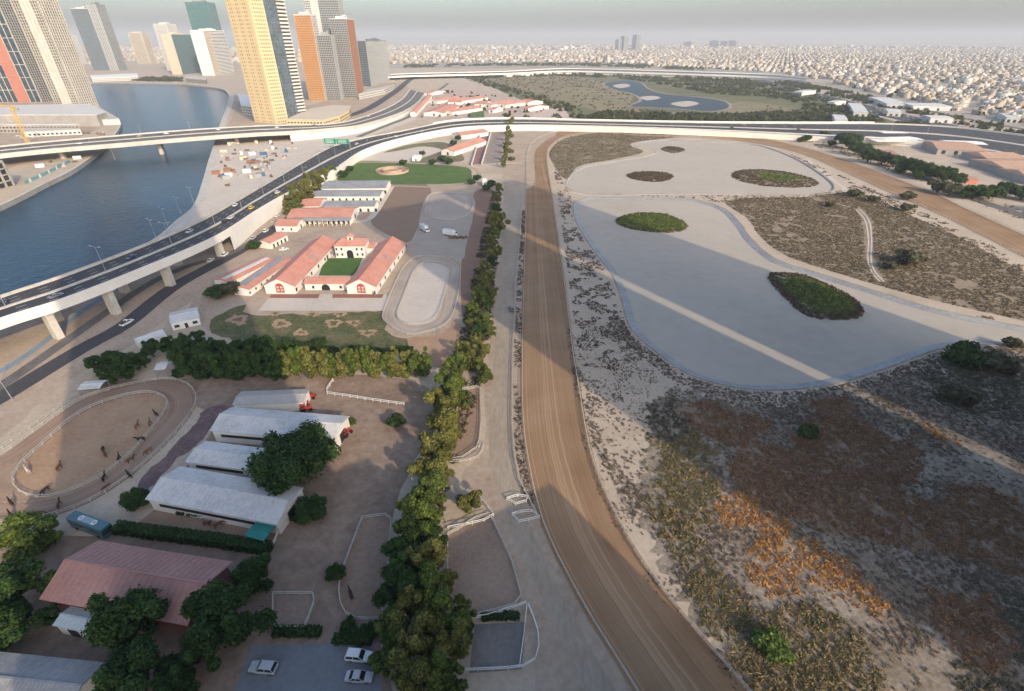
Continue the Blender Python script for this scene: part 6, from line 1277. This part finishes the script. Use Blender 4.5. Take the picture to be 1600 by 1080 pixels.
# building-site clutter: containers, stacks and spoil heaps
CT = {'blue': M('container_blue', [(.05,.12,.22)], rough=.5), 'white': WHITE, 'rust brown': M('container_rust', [(.24,.12,.07)], rough=.6), 'sand coloured': BEIGE, 'grey': GREYC}
rg = random.Random(21)
for k in range(136):
    u, v = rg.uniform(345,470), rg.uniform(222,292)
    if k >= 96: u, v = rg.choice(((rg.uniform(70,165), rg.uniform(206,212)), (rg.uniform(60,125), rg.uniform(246,262)), (rg.uniform(390,445), rg.uniform(198,202)), (rg.uniform(20,60), rg.uniform(206,216))))
    elif v > 300-(u-340)*.55+ 6: u -= 40; v -= 14
    where = 'on the pale building site by the canal' if k < 96 else 'beside the canal road bridge'; gw = 'on the building site' if k < 96 else 'by the canal bridge'; cc = rg.choice(list(CT)); q = P(u, v); rz = rg.choice((.55,2.1))+rg.uniform(-.1,.1)
    if k % 3 == 0:
        o = empty('site_container', q, rz, cc+' site container '+where, 'container', 'containers '+gw); mb = MB(); mb.box((0,0,1.3), (6.1,2.4,2.6)); mb.build('body', CT[cc], o); mb = MB(); mb.box((3.06,0,1.3), (.06,2.1,2.3)); mb.build('door', STEEL, o); mb = MB(); [mb.box((-2.7+x*.6, s*1.22, 1.3), (.12,.06,2.3)) for x in range(10) for s in (-1,1)]; mb.build('ribs', CT[cc], o, kind='stuff')
    elif k % 3 == 1:
        o = empty('material_stack', q, rz, 'dark stack of building material '+where, 'stack', 'material stacks '+gw); mb = MB()
        for j in range(4): mb.box((rg.uniform(-.2,.2),0,.2+.35*j), (rg.uniform(3,5),rg.uniform(1.2,2),.3), rg.uniform(-.1,.1))
        mb.build('planks', M('old_timber', [(.12,.085,.055),(.18,.13,.09)], (.5,3)), o); mb = MB(); [mb.box((x,0,.02), (.2,1.8,.14)) for x in (-1.2,1.2)]; mb.build('bearers', BARK, o)
    else:
        me = MB(); n_ = 10; vs = [(rg.uniform(2.2,3.6)*math.cos(6.283*j/n_), rg.uniform(1.8,3)*math.sin(6.283*j/n_), -.1) for j in range(n_)]+[(rg.uniform(.9,1.5)*math.cos(6.283*j/n_), rg.uniform(.8,1.3)*math.sin(6.283*j/n_), rg.uniform(.8,1.3)) for j in range(n_)]+[(0,0,1.6)]
        me.add(vs, [(j,(j+1)%n_,n_+(j+1)%n_,n_+j) for j in range(n_)]+[(n_+j,n_+(j+1)%n_,2*n_) for j in range(n_)]); o = me.build('spoil_heap', SAND if k % 2 else CONC_D); o.location = q; props(o, 'heap of spoil '+where, 'heap', 'spoil heaps '+gw)
# teal hoarding on the far quay
pts = resample(PL([(40,288),(75,272),(110,254)]), 3); o = empty('site_hoarding', tuple(pts[0]), 0, 'teal and white hoarding panels along the far quay', 'hoarding')
for k in range(len(pts)-1): mb = MB(); mb.bar(tuple(pts[k]+Vector((0,0,1.2))), tuple(pts[k+1]+Vector((0,0,1.2))), .12, 2.4); mb.build('panel', WHITE if k % 5 == 2 else M('hoarding_teal', [(.12,.30,.30),(.17,.36,.36)], (1,4)), o, True)
# dark crates by the grey yard
for k in range(7):
    q = P(703+k*4.2, 372+(k % 2)); o = empty('timber_crate', q, k*.3, 'dark timber crate in the row at the edge of the grey yard', 'crate', 'crates by the grey yard'); mb = MB(); mb.box((0,0,.55), (1.6,1.2,1.1)); mb.build('body', MATS['old_timber'], o); mb = MB(); [mb.box((0,0,z), (1.68,1.28,.12)) for z in (.15,.55,.95)]; mb.build('battens', BARK, o)
# ================================================================== HAZE
hz = MB(); hz.box((0, 12000, 130), (44000, 26500, 268)); o = hz.build('haze', None); o['kind'] = 'stuff'
hm = bpy.data.materials.new('haze_air'); hm.use_nodes = True; n = hm.node_tree.nodes; n.remove(n['Principled BSDF'])
pv = n.new('ShaderNodeVolumePrincipled'); pv.inputs['Color'].default_value = (.76,.79,.83,1); pv.inputs['Density'].default_value = 0.00014; pv.inputs['Anisotropy'].default_value = 0.0
hm.node_tree.links.new(pv.outputs[0], n['Material Output'].inputs['Volume']); o.data.materials.append(hm)
